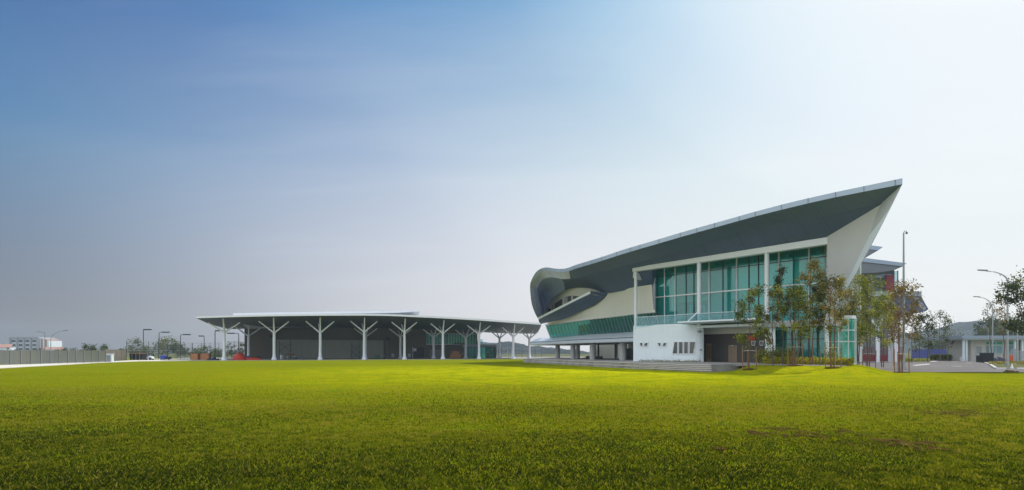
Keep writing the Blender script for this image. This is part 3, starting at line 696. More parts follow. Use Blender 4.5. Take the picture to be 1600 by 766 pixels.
# return beam from the corner column back to the wall
MB().bar(F(992, 427.5, .6)+Vector((0, 0, -.1)), F(1022, 441.5, GO-1.5), .6, .95).build('return_beam', M['trim'], hall)
gz0, gz1 = 5.35, 13.7
def gp(px, h, o=GO): return Fh(px, h, o)
cwall = MB().poly([gp(1022.5, gz0), gp(1293, gz0), gp(1293, gz1), gp(1022.5, gz1)]).build('curtain_wall', M['glass'], hall)
lm = MB(); dm = MB()
for px in (1023, 1038.2, 1054.6, 1107.7, 1151, 1217, 1264.2, 1292.6): lm.bar(gp(px, gz0, GO+.08), gp(px, gz1, GO+.08), .13, .2)
for px in (1071.8, 1084, 1129.3, 1170, 1239.8, 1185): dm.bar(gp(px, gz0, GO+.05), gp(px, gz1, GO+.05), .08, .12)
lm.bar(gp(1022.5, 9.65, GO+.1), gp(1293, 9.65, GO+.1), .2, .16); lm.bar(gp(1022.5, 5.5, GO+.1), gp(1293, 5.5, GO+.1), .2, .2)
dm.bar(gp(1022.5, 12.5, GO+.07), gp(1293, 12.5, GO+.07), .14, .09)
dm.bar(gp(1022.5, 6.9, GO+.06), gp(1293, 6.9, GO+.06), .1, .05)
lm.build('light_mullions', M['trim'], cwall); dm.build('dark_mullions', M['mull'], cwall)
MB().bar(Fh(1021.6, 5.3, GO+.2), Fh(1021.6, 11.6, GO+.2), .35).build('corner_post', M['trim'], hall)
# left return of the glass box
a, b = gp(1022.5, gz0), gp(1022.5, gz0)-N*3
MB().add([a, b, b+UP*(gz1-gz0), a+UP*(gz1-gz0)], [[0, 1, 2, 3]]).build('glass_return', M['glass'], hall)
# interior seen through the glass: floor plates, back wall, columns, blinds, door frame, stair
ib = MB(); o2 = GO-9
ib.add([gp(1023, 5.3), gp(1293, 5.3), Fh(1330, 5.3, o2), Fh(1030, 5.3, o2)], [[0, 1, 2, 3]])
ib.build('upper_floor', M['floor'], hall, thick=.3)
MB().add([Fh(1010, 5.3, o2), Fh(1345, 5.3, o2), Fh(1345, 14.0, o2), Fh(1010, 14.0, o2)], [[0, 1, 2, 3]]).build('hall_back_wall', M['inner'], hall, thick=.2)
MB().add([gp(1023, 13.72), gp(1293, 13.72), Fh(1345, 13.9, o2), Fh(1010, 13.9, o2)], [[0, 1, 2, 3]]).build('hall_ceiling', M['inner'], hall, thick=.1)
for px in (1046, 1114, 1178, 1232, 1280):
    c = Fh(px, 5.4, GO-2.2); MB().tube([c, c+UP*8.2], .32, 10).build('inner_column', M['white'], hall, smooth=True)
MB().add([gp(1023, 9.3, GO-4), gp(1150, 9.3, GO-4), Fh(1170, 9.3, o2), Fh(1030, 9.3, o2)], [[0, 1, 2, 3]]).build('mezzanine', M['inner'], hall, thick=.5)
for x0, x1 in ((1131, 1150), (1109, 1129)):
    MB().add([gp(x0, 5.6, GO-.8), gp(x1, 5.6, GO-.8), gp(x1, 13.2, GO-.8), gp(x0, 13.2, GO-.8)], [[0, 1, 2, 3]]).build('drawn_blind', M['greywall'], hall, thick=.05)
for x0, x1 in ((1024, 1037), (1041, 1047), (1049, 1053), (1154, 1169), (1172, 1195), (1203, 1215), (1219, 1238), (1242, 1262), (1267, 1290)):
    MB().add([gp(x0, 5.6, GO-.9), gp(x1, 5.6, GO-.9), gp(x1, 13.0, GO-.9), gp(x0, 13.0, GO-.9)], [[0, 1, 2, 3]]).build('pale_blind', M['white'], hall, thick=.05)
df_ = MB(); df_.tube([gp(1079, 5.4, GO-1), gp(1079, 8.2, GO-1), gp(1100, 8.2, GO-1), gp(1100, 5.4, GO-1)], .1, 6); df_.build('portal_frame', M['white'], hall)
# balustrade in front of the upper floor
bal = MB().add([Fh(994, 5.5, 1.0), Fh(1190, 5.5, 1.0), Fh(1190, 6.75, 1.0), Fh(994, 6.75, 1.0)], [[0, 1, 2, 3]]).build('balustrade', M['rail'], hall, thick=.03)
MB().bar(Fh(994, 6.78, 1.0), Fh(1190, 6.78, 1.0), .06, .05).build('handrail', M['trim'], bal)
# balcony slab / floor edge
MB().extr([Fh(1190, 4.75, 1.0), Fh(1300, 4.75, 1.0), Fh(1300, 5.35, 1.0), Fh(1190, 5.35, 1.0)], -N*3.6).build('floor_edge', M['greywall'], hall)
MB().extr([Fh(992, 5.0, .6), Fh(1190, 5.0, .6), Fh(1190, 5.3, .6), Fh(992, 5.3, .6)], -N*3.2).build('balcony_slab', M['white'], hall)

# ---- white curved block in front, ground floor
# plan outline of the white block
bl_ = [(989.5, -6.0), (989.5, .7), (1012, .95), (1030, 1.08), (1047, 1.1), (1060, 1.06), (1070, .97), (1078, .84), (1085, .66), (1091, .42), (1096, .12), (1099.5, -.2), (1099.8, -3.6)]
bp_ = [Fh(px, 0, o) for px, o in bl_]
BT = 5.62
wb = MB()
def bt_(px): return interp(px, [1056, 1078, 1100], [BT, BT-.12, BT-.42])
for i in range(len(bp_)-1):
    a, b = bp_[i], bp_[i+1]; wb.add([a+UP*.69, b+UP*.69, b+UP*bt_(bl_[i+1][0]), a+UP*bt_(bl_[i][0])], [[0, 1, 2, 3]])
wb.add([p+UP*bt_(q_[0]) for p, q_ in zip(bp_, bl_)]+[Fh(1020, BT, -6)], [list(range(len(bp_)+1))])
wblock = wb.build('white_curved_wall', M['white'], hall, smooth=True)
def on_block(px, py, lift=.03):
    """point of the white wall behind a pixel"""
    k_ = (px-800)/1000
    for i in range(1, len(bp_)-1):
        if bl_[i][0] <= px <= bl_[i+1][0]: break
    a, b = bp_[i], bp_[i+1]; d = b-a
    z = (a.y*d.x-a.x*d.y)/(d.x-k_*d.y); p = P(px, py, z); n = Vector((d.y, -d.x, 0)).normalized()
    if n.y > 0: n = -n
    return p+n*(lift+.02)
def window(quad, parent, fn, frame=.06, name='window', mullions=()):
    c = sum((Vector((a, b, 0)) for a, b in quad), Vector())/4
    def off(k): return [(c.x+(a-c.x)*k[0], c.y+(b-c.y)*k[1]) for a, b in quad]
    wq = quad; w_ = max(a for a, b in quad)-min(a for a, b in quad); h_ = max(b for a, b in quad)-min(b for a, b in quad)
    out = off((1+2.0/w_, 1+2.0/h_))
    fm = MB()
    def along(p, q_, n=10): return [(lerp(p[0], q_[0], i/n), lerp(p[1], q_[1], i/n)) for i in range(n+1)]
    for i in range(4):
        j = (i+1) % 4
        A1, A2 = along(out[i], out[j]), along(wq[i], wq[j])
        fm.grid([[fn(*p, .09) for p in A1], [fn(*p, .09) for p in A2], [fn(*p, .02) for p in A2]])
        fm.grid([[fn(*p, -.02) for p in A1], [fn(*p, .09) for p in A1]])
    for (a0, b0, a1, b1) in mullions: fm.bar(fn(a0, b0, .06), fn(a1, b1, .06), .24, .1)
    f = fm.build(name, M['trim'], parent)
    tops, bots = along(wq[0], wq[1]), along(wq[3], wq[2])
    MB().grid([[fn(*p, .03) for p in tops], [fn(*p, .03) for p in bots]]).build('pane', M['dglass'], f)
for c, k in ((1002.8, 0), (1010.3, 1), (1031, 0), (1039.3, 1)):
    y0 = 536; l, r_ = (2.2, 1.6) if k == 0 else (1.9, 2.7)
    sh = -.5 if k == 0 else .9
    window([(c-l+sh*.6, y0), (c+l+sh*.6, y0), (c+r_-sh, y0+4.6), (c-r_-sh, y0+4.6)], wblock, on_block)
window([(1054.6, 534.6), (1086.5, 534.6), (1083.6, 552.4), (1051.6, 552.4)], wblock, on_block,
       mullions=[(1060.4, 534.4, 1060.2, 552.6), (1068.6, 534.4, 1068.4, 552.6), (1077, 534.4, 1076.6, 552.6)])
# wall lamp + vent on the white wall
MB().box(on_block(1091.8, 518.2, .25), (.35, .35, .2), .6).build('wall_floodlight', M['grey'], hall)
MB().box(on_block(1094.5, 546.8, .1), (.18, .18, .2), .6).build('wall_socket', M['grey'], hall)
# entrance recess
RO = -3.4
MB().extr([Fh(1099, .69, RO), Fh(1199, .69, RO), Fh(1199, 4.3, RO), Fh(1099, 4.3, RO)], -N*.3).build('recess_wall', M['brown'], hall)
MB().extr([Fh(1096, 4.3, RO+.3), Fh(1199, 4.3, RO+.3), Fh(1199, 5.5, RO+.3), Fh(1096, 5.5, RO+.3)], -N*.7).build('recess_header', M['cream'], hall)
sg = MB(); sg.extr([Fh(1113, .7, RO+.05), Fh(1164, .7, RO+.05), Fh(1164, 3.0, RO+.05), Fh(1113, 3.0, RO+.05)], -N*.1); sg.build('sliding_panel', M['greywall'] if False else mat('dark grey door panel', (.075, .072, .07), .5, .1), hall)
dr = MB().extr([F(1138, 539.3, RO+.1), F(1151.5, 539.3, RO+.1), Fh(1151.5, .72, RO+.1), Fh(1138, .72, RO+.1)], -N*.08).build('tan_door', M['door'], hall)
MB().box(F(1144.5, 540.2, RO+.22), (.3, .12, .14), .9).build('door_lamp', M['trim'], dr)
d2 = MB().extr([F(1103.5, 536.5, RO+.1), F(1111, 537, RO+.1), Fh(1111, .72, RO+.1), Fh(1103.5, .72, RO+.1)], -N*.08).build('double_door', M['door'], hall)
for px in (1105.6, 1109): MB().extr([F(px-.5, 541, RO+.14), F(px+.5, 541, RO+.14), F(px+.5, 561, RO+.14), F(px-.5, 561, RO+.14)], -N*.05).build('glazing_slot', M['mull'], d2)
def on_recess(px, py, lift=.03): return F(px, py, RO+lift)
for c in (1177, 1189.8):
    window([(c-2.8, 533.6), (c+2.8, 533.6), (c+1.8, 539.2), (c-1.8, 539.2)], hall, on_recess)
# red sign on the brown wall behind the first tree
MB().extr([F(1169, 524.5, RO+.05), F(1181, 525.5, RO+.05), F(1180, 532, RO+.05), F(1169, 531, RO+.05)], N*.06).build('red_panel', mat('red sign board', (.5, .05, .02), .5), hall)
# pier to the right of the recess
MB().extr([Fh(1195.5, .69, -3.6), Fh(1195.5, .69, .55), Fh(1211.5, .69, .55), Fh(1211.5, .69, -3.6)], (0, 0, 4.06)).build('white_pier', M['white'], hall)
# entrance canopy with struts
cn_ = [Fh(1058, 5.62, 3.0), Fh(1187, 5.62, 3.0), Fh(1200, 5.5, .9), Fh(1200, 5.4, RO+.4), Fh(1092, 5.4, RO+.4), Fh(1084, 5.48, -.2)]
can = MB().extr(cn_, (0, 0, .16)).build('entrance_canopy', M['white'], hall)
for px, qx in ((1091.5, 1074.5), (1197.5, 1187)):
    MB().tube([F(px, 487 if px < 1100 else 484, .7), Fh(qx, 5.8, 1.9)], .09, 8).build('canopy_strut', M['trim'], can)
# ground-floor glazing at the right
gg = MB().poly([Fh(1211.5, .7, -.6), Fh(1291, .7, -.6), Fh(1291, 4.75, -.6), Fh(1211.5, 4.75, -.6)]).build('lobby_glazing', M['glass'], hall)
gm_ = MB()
for px in (1212, 1224, 1237, 1250, 1263.5, 1277, 1290.6): gm_.bar(Fh(px, .7, -.5), Fh(px, 4.75, -.5), .07, .12)
gm_.bar(Fh(1211.5, .75, -.5), Fh(1291, .75, -.5), .12, .1); gm_.bar(Fh(1211.5, 4.7, -.5), Fh(1291, 4.7, -.5), .12, .1); gm_.bar(Fh(1211.5, 3.4, -.5), Fh(1291, 3.4, -.5), .1, .07); gm_.bar(Fh(1211.5, 1.2, -.5), Fh(1291, 1.2, -.5), .1, .05); gm_.build('glazing_frame', M['mull'], gg)
MB().add([Fh(1205, .7, -6), Fh(1300, .7, -6), Fh(1300, 4.75, -6), Fh(1205, 4.75, -6)], [[0, 1, 2, 3]]).build('lobby_back_wall', M['inner'], hall, thick=.2)
c = Fh(1291.8, .7, .75); MB().tube([c, c+UP*4.6], .2, 12).build('corner_column', M['white'], hall, smooth=True)
# rounded glass lobby at the side
lb = MB(); cc = Fh(1306, .7, -3.2); ring = [cc+Vector((1.75*math.cos(a), 2.6*math.sin(a), 0)) for a in [R(180+i*15) for i in range(15)]]
for i in range(len(ring)-1): lb.add([ring[i], ring[i+1], ring[i+1]+UP*4.9, ring[i]+UP*4.9], [[0, 1, 2, 3]])
lobby = lb.build('round_glass_lobby', M['pglass'], hall)
lb = MB()
for p in ring[::2]: lb.bar(p, p+UP*4.9, .1)
for h in (.06, 2.4, 3.6, 4.86):
    for i in range(len(ring)-1): lb.bar(ring[i]+UP*h, ring[i+1]+UP*h, .1)
lb.build('glazing_frame', M['trim'], lobby)
MB().extr([p+UP*4.92 for p in ring], (0, 0, .25)).build('lobby_roof', M['trim'], lobby)
# body walls that close the building (side and rear)
sidea = Fh(1292, .7, GO); sb = sidea+Vector((.45, .893, 0))*20
MB().extr([sidea, sb, sb+UP*13, sidea+UP*13], U*-.3).build('side_wall', M['cream'], hall)
rb0 = Fh(1020, .7, -12); rb1 = Fh(1292, .7, GO)-N*20
MB().extr([Vector((17, 140, .7)), sb, sb+UP*13, Vector((17, 140, 11.0))], Vector((.2, .3, 0))).build('rear_wall', M['cream'], hall)

# ------------------------------------------------------------------ SPORTS PAVILION on the left
pav = thing('sports_pavilion', G(560, 170, 0), 'long low grey pavilion with a thin arched canopy on white tree-like columns', 'building')
te = [(307, 494.5), (335, 493.6), (363, 492.8), (395, 492), (430, 491.3), (465, 490.9), (500, 490.6), (535, 490.4), (570, 490.4), (600, 490.8), (625, 491.5), (654, 493), (691, 494.7), (720, 496.3), (748, 498), (776, 500), (804, 502), (846, 504.8)]
def zed(px): return zrow(px)-3.6
f1 = [P(a, b, zed(a)) for a, b in te]; f2 = [P(a, b+2.9, zed(a)) for a, b in te]
bx = [357, 372, 388, 410, 436, 463, 492, 521, 551, 577, 600, 625, 658, 684, 710, 742, 776, 838]
by = [514.6, 514.2, 513.8, 513.3, 513, 512.7, 512.4, 512.2, 512.2, 512.3, 512.6, 513, 514, 515, 516.4, 518.5, 520.5, 521.8]
bk_ = [P(a, b, zrow(a)+(27 if a > 400 else 44)) for a, b in zip(bx, by)]
bt = [p+UP*1.0 for p in bk_]
prf = MB().grid([f1, [lerp(a, b, .5)+UP*.35 for a, b in zip(f1, bt)], bt]).build('canopy_roof', M['rooftop'], pav, smooth=True)
MB().grid([f1, f2]).build('fascia', M['trim'], prf, smooth=True)
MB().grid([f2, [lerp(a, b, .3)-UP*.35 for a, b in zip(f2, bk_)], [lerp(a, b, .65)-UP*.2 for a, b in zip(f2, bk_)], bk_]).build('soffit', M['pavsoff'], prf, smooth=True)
MB().add([f1[0], f2[0], bk_[0], bt[0]], [[0, 1, 2, 3]]).build('end_fascia', M['edge'], prf)
MB().add([f1[-1], f2[-1], bk_[-1], bt[-1]], [[0, 1, 2, 3]]).build('end_fascia', M['edge'], prf)
# upper roof layer
ut = [(364, 489.6), (430, 488.4), (500, 487.3), (570, 486.5), (620, 485.6), (656, 485.2)]
ua = [P(a, b, zrow(a)+6) for a, b in ut]; ub = [P(a, b+3.2 if a < 640 else b+1.4, zrow(a)+6) for a, b in ut]
up_ = MB().grid([ub, ua, [p+Vector((-5, 24, -1.2)) for p in ua]]).build('upper_roof', M['trim'], pav)
MB().grid([ub, [p+Vector((-4, 18, -2.6)) for p in ub]]).build('upper_soffit', M['trim'], up_)
def tree_column(px, z, hf, arms, dark=False):
    b = G(px, z, .06); m = MB()
    m.tube([b, b+UP*.12, b+UP*.5, b+UP*.75, b+UP*2, b+UP*hf], [.62, .62, .55, .38, .34, .32], 12)
    c = m.build('column', M['pavcol'], pav, smooth=True)
    f = b+UP*(hf-.35)
    for dx, dy, dz in arms: MB().tube([f, f+Vector((dx, dy, dz))], [.2, .15], 8).build('branch', M['pavcol'], c, smooth=True)
fx = [350.3, 428.3, 500.3, 569, 632, 692, 748.5, 802]
fy = [518, 518.5, 518.5, 517.5, 517.5, 519.5, 521, 525.5]
au = Vector((.916, .40, 0)); an = Vector((-.40, .916, 0))
for px, y in zip(fx, fy):
    z = zrow(px); hf = H+(550-y)/1000*z
    top_ = interp(px, [350, 428, 569, 632, 692, 748, 802], [9.2, 9.7, 10.2, 10.2, 10.0, 9.7, 9.4])-hf+.3
    tree_column(px, z, hf, [tuple(au*-3.4+UP*(top_-.5)), tuple(au*3.3+UP*(top_-.45)), tuple(-an*1.6-au*.2+UP*(top_+.35)), tuple(an*3.2+UP*(top_-1.0))])
for px in (388.5, 571.5, 625.6, 677.5, 727.5, 780.5, 827):
    z = zrow(px)+(16 if px > 400 else 19); hf = interp(px, [388, 677, 827], [6.4, 6.5, 6.3]); top_ = 8.8-hf
    tree_column(px, z, hf, [tuple(au*-3.2+UP*top_), tuple(au*3.2+UP*top_), tuple(-an*3+UP*(top_+.2)), tuple(an*2.6+UP*(top_-.2))])
def wz(px): return zrow(px)+27
def wp_(px, h, d=0.0): p = G(px, wz(px), h); return p-an*d
wl = MB(); wl.extr([wp_(382, 0), wp_(746, 0), wp_(746, 9.0), wp_(560, 9.3), wp_(382, 8.9)], an*.4)
wl.build('back_wall', M['pavwall'], pav)
MB().extr([wp_(382, 0), wp_(382, 8.9), wp_(382, 8.9)+Vector((-14, 48, 0)), wp_(382, 0)+Vector((-14, 48, 0))], (.3, 0, 0)).build('side_wall', M['pavwall'], pav)
def wpan(name, x0, x1, h0, h1, m, d=.15, par=pav):
    return MB().extr([wp_(x0, h0, d), wp_(x1, h0, d), wp_(x1, h1, d), wp_(x0, h1, d)], an*.12).build(name, m, par)
wpan('folding_panel_wall', 432, 599, .1, 5.35, M['panel'])
wpan('panel_head', 432, 599, 5.35, 5.5, M['grey'], .2)
wpan('downpipe', 604, 605, .1, 8.8, M['grey'], .2)
op = wpan('doorway', 645, 662.5, .1, 3.35, M['black'], .06)
wpan('door_frame', 644.4, 645.2, .1, 3.45, M['trim'], .12, op)
wpan('doorway_light', 645.6, 650.5, 2.2, 3.1, M['white'], .1, op)
wpan('roller_shutter', 671.5, 690, .1, 2.75, M['grey'])
gw = wpan('upper_window', 665.5, 743.5, 4.3, 7.65, M['pglass'], .1)
fm = MB()
for i in range(19): x = lerp(666, 743, i/18); fm.bar(wp_(x, 4.3, .25), wp_(x, 7.65, .25), .1)
fm.bar(wp_(665.5, 7.65, .25), wp_(743.5, 7.65, .25), .14); fm.bar(wp_(665.5, 4.3, .25), wp_(743.5, 4.3, .25), .14)
fm.build('glazing_frame', M['trim'], gw)
for i in range(10):
    x = 700+i*4.1; wpan('window_blind', x, x+2.6, 4.4, 7.5, mat('pale green blind %d' % i, (.55, .80, .36), .8) if i == 0 else bpy.data.materials['pale green blind 0'], .0, gw)
wpan('window_ledge', 710, 728, 4.2, 4.75, M['black'], .2, gw)
# flat-roofed office with green glazing at the right end
ofc = MB(); ox0, ox1 = 719, 771
a, b = wp_(ox0, 0, 2.5), wp_(ox1, 0, 2.5)
MB().extr([a+UP*3.55, b+UP*3.55, b+UP*4.35, a+UP*4.35], an*9).build('office_roof', M['greywall'], pav)
og = MB().poly([a+UP*.1, wp_(768, .1, 2.5), wp_(768, 3.55, 2.5), a+UP*3.55]).build('office_glazing', M['pglass'], pav)
fm = MB()
for x in (719.4, 728, 737, 746, 755, 762, 768): fm.bar(wp_(x, .1, 2.6), wp_(x, 3.55, 2.6), .12)
fm.bar(wp_(719, .15, 2.6), wp_(768, .15, 2.6), .14); fm.bar(wp_(719, 3.5, 2.6), wp_(768, 3.5, 2.6), .14); fm.build('glazing_frame', M['mull'], og)
MB().extr([wp_(738, .1, 1.4), wp_(748, .1, 1.4), wp_(748, 3.5, 1.4), wp_(738, 3.5, 1.4)], an*.3).build('office_pier', M['greywall'], pav)
MB().extr([wp_(768, .1, 2.5), wp_(771, .1, 2.5), wp_(771, 3.6, 2.5), wp_(768, 3.6, 2.5)], an*8).build('office_end_wall', M['pavwall'], pav)
MB().extr([wp_(719, .1, -4), wp_(744, .1, -4), wp_(744, 3.5, -4), wp_(719, 3.5, -4)], an*.2).build('office_back_wall', M['inner'], pav)
MB().extr([wp_(743, .1, -9), wp_(770, .1, -9), wp_(770, 6.2, -9), wp_(743, 6.2, -9)], an*2).build('rear_annex', M['rail'], pav)

# things under the canopy
def wall_speaker(px, h, label):
    t = thing('wall_speaker', wp_(px, h, .15), label, 'loudspeaker', 'loudspeakers on the pavilion wall')
    MB().box(wp_(px, h, .55), (.75, .55, .9), .42).build('cabinet', M['black'], t, bevel=.04)
    MB().bar(wp_(px, h, .3), wp_(px, h, 0), .12).build('bracket', M['grey'], t)
wall_speaker(424, 6.3, 'black loudspeaker on the pavilion wall beside the left end of the pale panels')
wall_speaker(605.5, 5.9, 'black loudspeaker on the pavilion wall beside the grey downpipe')
def scaffold(px, w_, h_, rows_, label):
    b = wp_(px, .06, 6); t = thing('scaffold_tower', b, label, 'scaffold', 'scaffold towers under the canopy'); x = au*w_/2; y = an*.7
    for sx in (-1, 1):
        m = MB()
        for sy in (-1, 1): m.tube([b+x*sx+y*sy, b+x*sx+y*sy+UP*(h_ if sx > 0 else h_*.9)], .05, 6)
        for k in range(int(h_/.5)): m.bar(b+x*sx-y+UP*(k*.5+.3), b+x*sx+y+UP*(k*.5+.3), .05)
        m.build('ladder_frame', M['darkpole'], t)
    for r_ in rows_:
        m = MB(); m.box(b+UP*r_, (w_, 1.4, .1), math.atan2(au.y, au.x)); m.build('deck', M['grey'], t)
    m = MB()
    lv = [0.2]+list(rows_)
    for i in range(len(lv)-1):
        for sy in (-1, 1):
            m.bar(b-x+y*sy+UP*lv[i], b+x+y*sy+UP*lv[i+1], .05); m.bar(b+x+y*sy+UP*lv[i], b-x+y*sy+UP*lv[i+1], .05)
    m.build('cross_brace', M['darkpole'], t)
scaffold(443, 2.9, 5.3, (2.2, 4.2), 'scaffold tower with two decks beside the second white column of the pavilion')
scaffold(550, 2.3, 5.0, (1.9, 3.8), 'scaffold tower with crossed braces near the middle of the pale panel wall')
def table(px, label):
    b = wp_(px, .06, 8); t = thing('work_table', b, label, 'table'); rz = .42
    MB().box(b+UP*1.25, (2.0, .9, .5), rz).build('table_top', M['stake'], t)
    for sx in (-.85, .85):
        for sy in (-.35, .35): MB().box(b+au*sx+an*sy+UP*.5, (.12, .12, 1.0), rz).build('leg', M['white'], t)
table(451, 'reddish brown work table with pale legs near the left scaffold tower')
def drum(px, z, r, h, m, name, label, cat, group=None, lid=None):
    b = G(px, z, .06); t = thing(name, b, label, cat, group)
    MB().tube([b, b+UP*h*.1, b+UP*h*.9, b+UP*h], [r*.92, r, r, r*.94], 14).build('body', m, t, smooth=True)
    MB().tube([b+UP*h*1.001, b+UP*(h*1.08)], [r*1.02, r*.85], 14).build('lid', lid or m, t, smooth=True)
drum(440, 171, .45, 1.1, M['white'], 'storage_drum', 'white storage drum under the left scaffold tower', 'drum', lid=M['grey'])
drum(472, 172, .4, .5, M['grey'], 'bucket', 'dark low bucket on the floor right of the brown work table', 'bucket', lid=M['black'])
drum(462, 172, .55, .35, M['bark'], 'cable_reel', 'flat brown reel lying beside the brown work table', 'reel')
drum(590, 178, .55, .95, mat('green plastic', (.03, .16, .05), .5), 'rubbish_bin', 'green bin against the right end of the pale panels', 'bin')
# red tarpaulin heap
tp = MB(); c = G(374.5, 152, .05)
tp.blob(c, (1.55, 1.2, 1.75), 20, 12, .12, flat=.05); tp.blob(c+Vector((2.7, .3, 0)), (2.2, .8, .62), 16, 8, .15, flat=.05)
tag(tp.build('tarpaulin_heap', M['red'], smooth=True, loc=c), 'bright red tarpaulin heaped on the ground by the first white column', 'tarpaulin')
def hand_cart(px, z, label, m, rz=.3):
    b = G(px, z, .06); t = thing('hand_cart', b, label, 'cart', 'carts left under the canopy'); x = Vector((math.cos(rz), math.sin(rz), 0)); y = Vector((-x.y, x.x, 0))
    tr = MB(); tr.extr([b-x*.5-y*.3+UP*.9, b+x*.6-y*.3+UP*1.0, b+x*.35-y*.3+UP*.5, b-x*.3-y*.3+UP*.5], y*.6); tr.build('tray', m, t)
    for s_ in (-1, 1): MB().tube([b+y*.3*s_-x*.3+UP*.1, b+y*.3*s_-x*.1+UP*.6, b+y*.3*s_+x*.7+UP*1.3, b+y*.3*s_+x*.95+UP*1.35], .04, 6).build('handle', M['grey'], t)
    for s_ in (-1, 1): MB().tube([b-x*.25+y*(.28*s_-.05)+UP*.22, b-x*.25+y*(.28*s_+.05)+UP*.22], .22, 12).build('wheel', M['black'], t)
hand_cart(387.5, 163, 'dark hand cart beside the inner left column of the pavilion', M['blue'])
hand_cart(404.5, 162, 'black hand cart in front of the grey wall right of the red tarpaulin', M['black'])
hand_cart(598.5, 177, 'dark hand cart with raised handle beside the green bin', M['grey'], 2.6)
def frame_chair(px, z, label):
    b = G(px, z, .06); t = thing('metal_chair', b, label, 'chair', 'chairs left under the canopy')
    MB().box(b+UP*.55, (.8, .75, .1)).build('seat', M['grey'], t); MB().box(b+Vector((0, .35, 1.05)), (.8, .08, .75)).build('backrest', M['grey'], t)
    for sx in (-.36, .36):
        for sy in (-.33, .33): MB().box(b+Vector((sx, sy, .26)), (.06, .06, .52)).build('leg', M['mull'], t)
frame_chair(613.5, 179, 'metal chair in front of the wall between the downpipe and the fifth white column')
frame_chair(639.5, 178, 'metal chair left of the dark doorway in the pavilion wall')
# timber stack near the right
t = thing('timber_stack', G(714, 186, .06), 'stack of brown boards against the wall left of the green office glass', 'timber')
for k in range(4): MB().box(G(711, 187, .45+.5*k), (3.4-.5*k, 1.2, .42), .4+.05*k).build('board_pile', M['wood'], t)
MB().bar(G(715, 186, .1), G(724, 186, 1.7), .25).build('leaning_board', M['wood'], t)

# person by the office glass
def person(b, hgt, label):
    t = thing('person', b, label, 'person'); k = hgt/1.72
    def v(x, y, z): return b+Vector((x, y, z))*k
    me = bpy.data.meshes.new('body')
    pts = [v(0, 0, .95), v(0, 0, 1.2), v(0, .01, 1.42), v(0, 0, 1.52), v(0, -.02, 1.64),
           v(.1, 0, .9), v(.12, -.03, .5), v(.13, .03, .08), v(.14, -.12, .04),
           v(-.1, 0, .9), v(-.13, .04, .5), v(-.16, .1, .08), v(-.16, -.05, .04),
           v(.2, 0, 1.40), v(.25, -.02, 1.13), v(.24, -.16, .92), v(.235, -.22, .83),
           v(-.2, 0, 1.40), v(-.26, .02, 1.13), v(-.27, -.06, .90), v(-.265, -.09, .80)]
    ed = [(0, 1), (1, 2), (2, 3), (3, 4), (0, 5), (5, 6), (6, 7), (7, 8), (0, 9), (9, 10), (10, 11), (11, 12), (2, 13), (13, 14), (14, 15), (15, 16), (2, 17), (17, 18), (18, 19), (19, 20)]
    rd_ = [.14, .13, .15, .055, .095, .095, .065, .045, .04, .095, .065, .045, .04, .06, .045, .035, .035, .06, .045, .035, .035]
    me.from_pydata([tuple(p-b) for p in pts], ed, []); me.update()
    o = bpy.data.objects.new('body', me); C.objects.link(o); o.parent = t
    sk = o.modifiers.new('skin', 'SKIN')
    for i, r_ in enumerate(rd_): me.skin_vertices[0].data[i].radius = (r_*k, r_*k*.9)
    me.skin_vertices[0].data[0].use_root = True
    sb_ = o.modifiers.new('sub', 'SUBSURF'); sb_.levels = 1; sb_.render_levels = 2
    me.materials.append(M['skin'])
    # clothing and hair
    MB().tube([v(0, 0, .98), v(0, 0, 1.2), v(0, .01, 1.40), v(0, 0, 1.49)], [.185*k, .18*k, .20*k, .09*k], 12).build('shirt', M['black'], t, smooth=True)
    for s_ in (1, -1): MB().tube([v(.17*s_, 0, 1.42), v(.26*s_, 0, 1.14)], [.085*k, .07*k], 8).build('sleeve', M['black'], t, smooth=True)
    MB().tube([v(0, 0, 1.0), v(.1, 0, .88), v(.12, -.03, .5), v(.13, .03, .1)], [.15*k, .125*k, .095*k, .075*k], 10).build('trouser_leg', M['black'], t, smooth=True)
    MB().tube([v(0, 0, 1.0), v(-.1, 0, .88), v(-.13, .04, .5), v(-.16, .1, .1)], [.15*k, .125*k, .095*k, .075*k], 10).build('trouser_leg', M['black'], t, smooth=True)
    MB().blob(v(0, .015, 1.68), (.105*k, .115*k, .095*k), 12, 8, .04).build('hair', M['black'], t, smooth=True)
person(G(762.3, 183, .06), 1.9, 'person in dark clothes standing before the green office glass')

# ------------------------------------------------------------------ LEFT SIDE: fence, court, lamps, clutter
fa, fb_ = Gy(-40, 572.6), Gy(165, 566.6)
ft = thing('boundary_fence', fa, 'long grey sheet fence along the left edge of the lawn', 'fence')
n = 14
fpos = [lerp(fa, fb_, i/n) for i in range(n+1)]; fd = (fb_-fa).normalized()
for i in range(n):
    a, b = fpos[i], fpos[i+1]
    MB().extr([a+fd*.04+UP*.15, b-fd*.04+UP*.15, b-fd*.04+UP*2.25, a+fd*.04+UP*2.25], (-.05, 0, 0)).build('fence_panel', M['fence'], ft)
for p in fpos: MB().box(p+Vector((.06, 0, 1.15)), (.1, .1, 2.35)).build('fence_post', M['grey'], ft)
ga, gb = G(164, 128), G(197, 150)
ft2 = thing('gate_fence', ga, 'lighter grey sheet fence behind the white cabinet', 'fence')
for i in range(4):
    a, b = lerp(ga, gb, i/4), lerp(ga, gb, (i+1)/4)
    MB().extr([a+UP*.1, b+UP*.1, b+UP*2.5, a+UP*2.5], (-.05, .03, 0)).build('fence_panel', M['pavwall'], ft2); MB().box(a+Vector((.08, -.05, 1.25)), (.1, .1, 2.6)).build('fence_post', M['grey'], ft2)
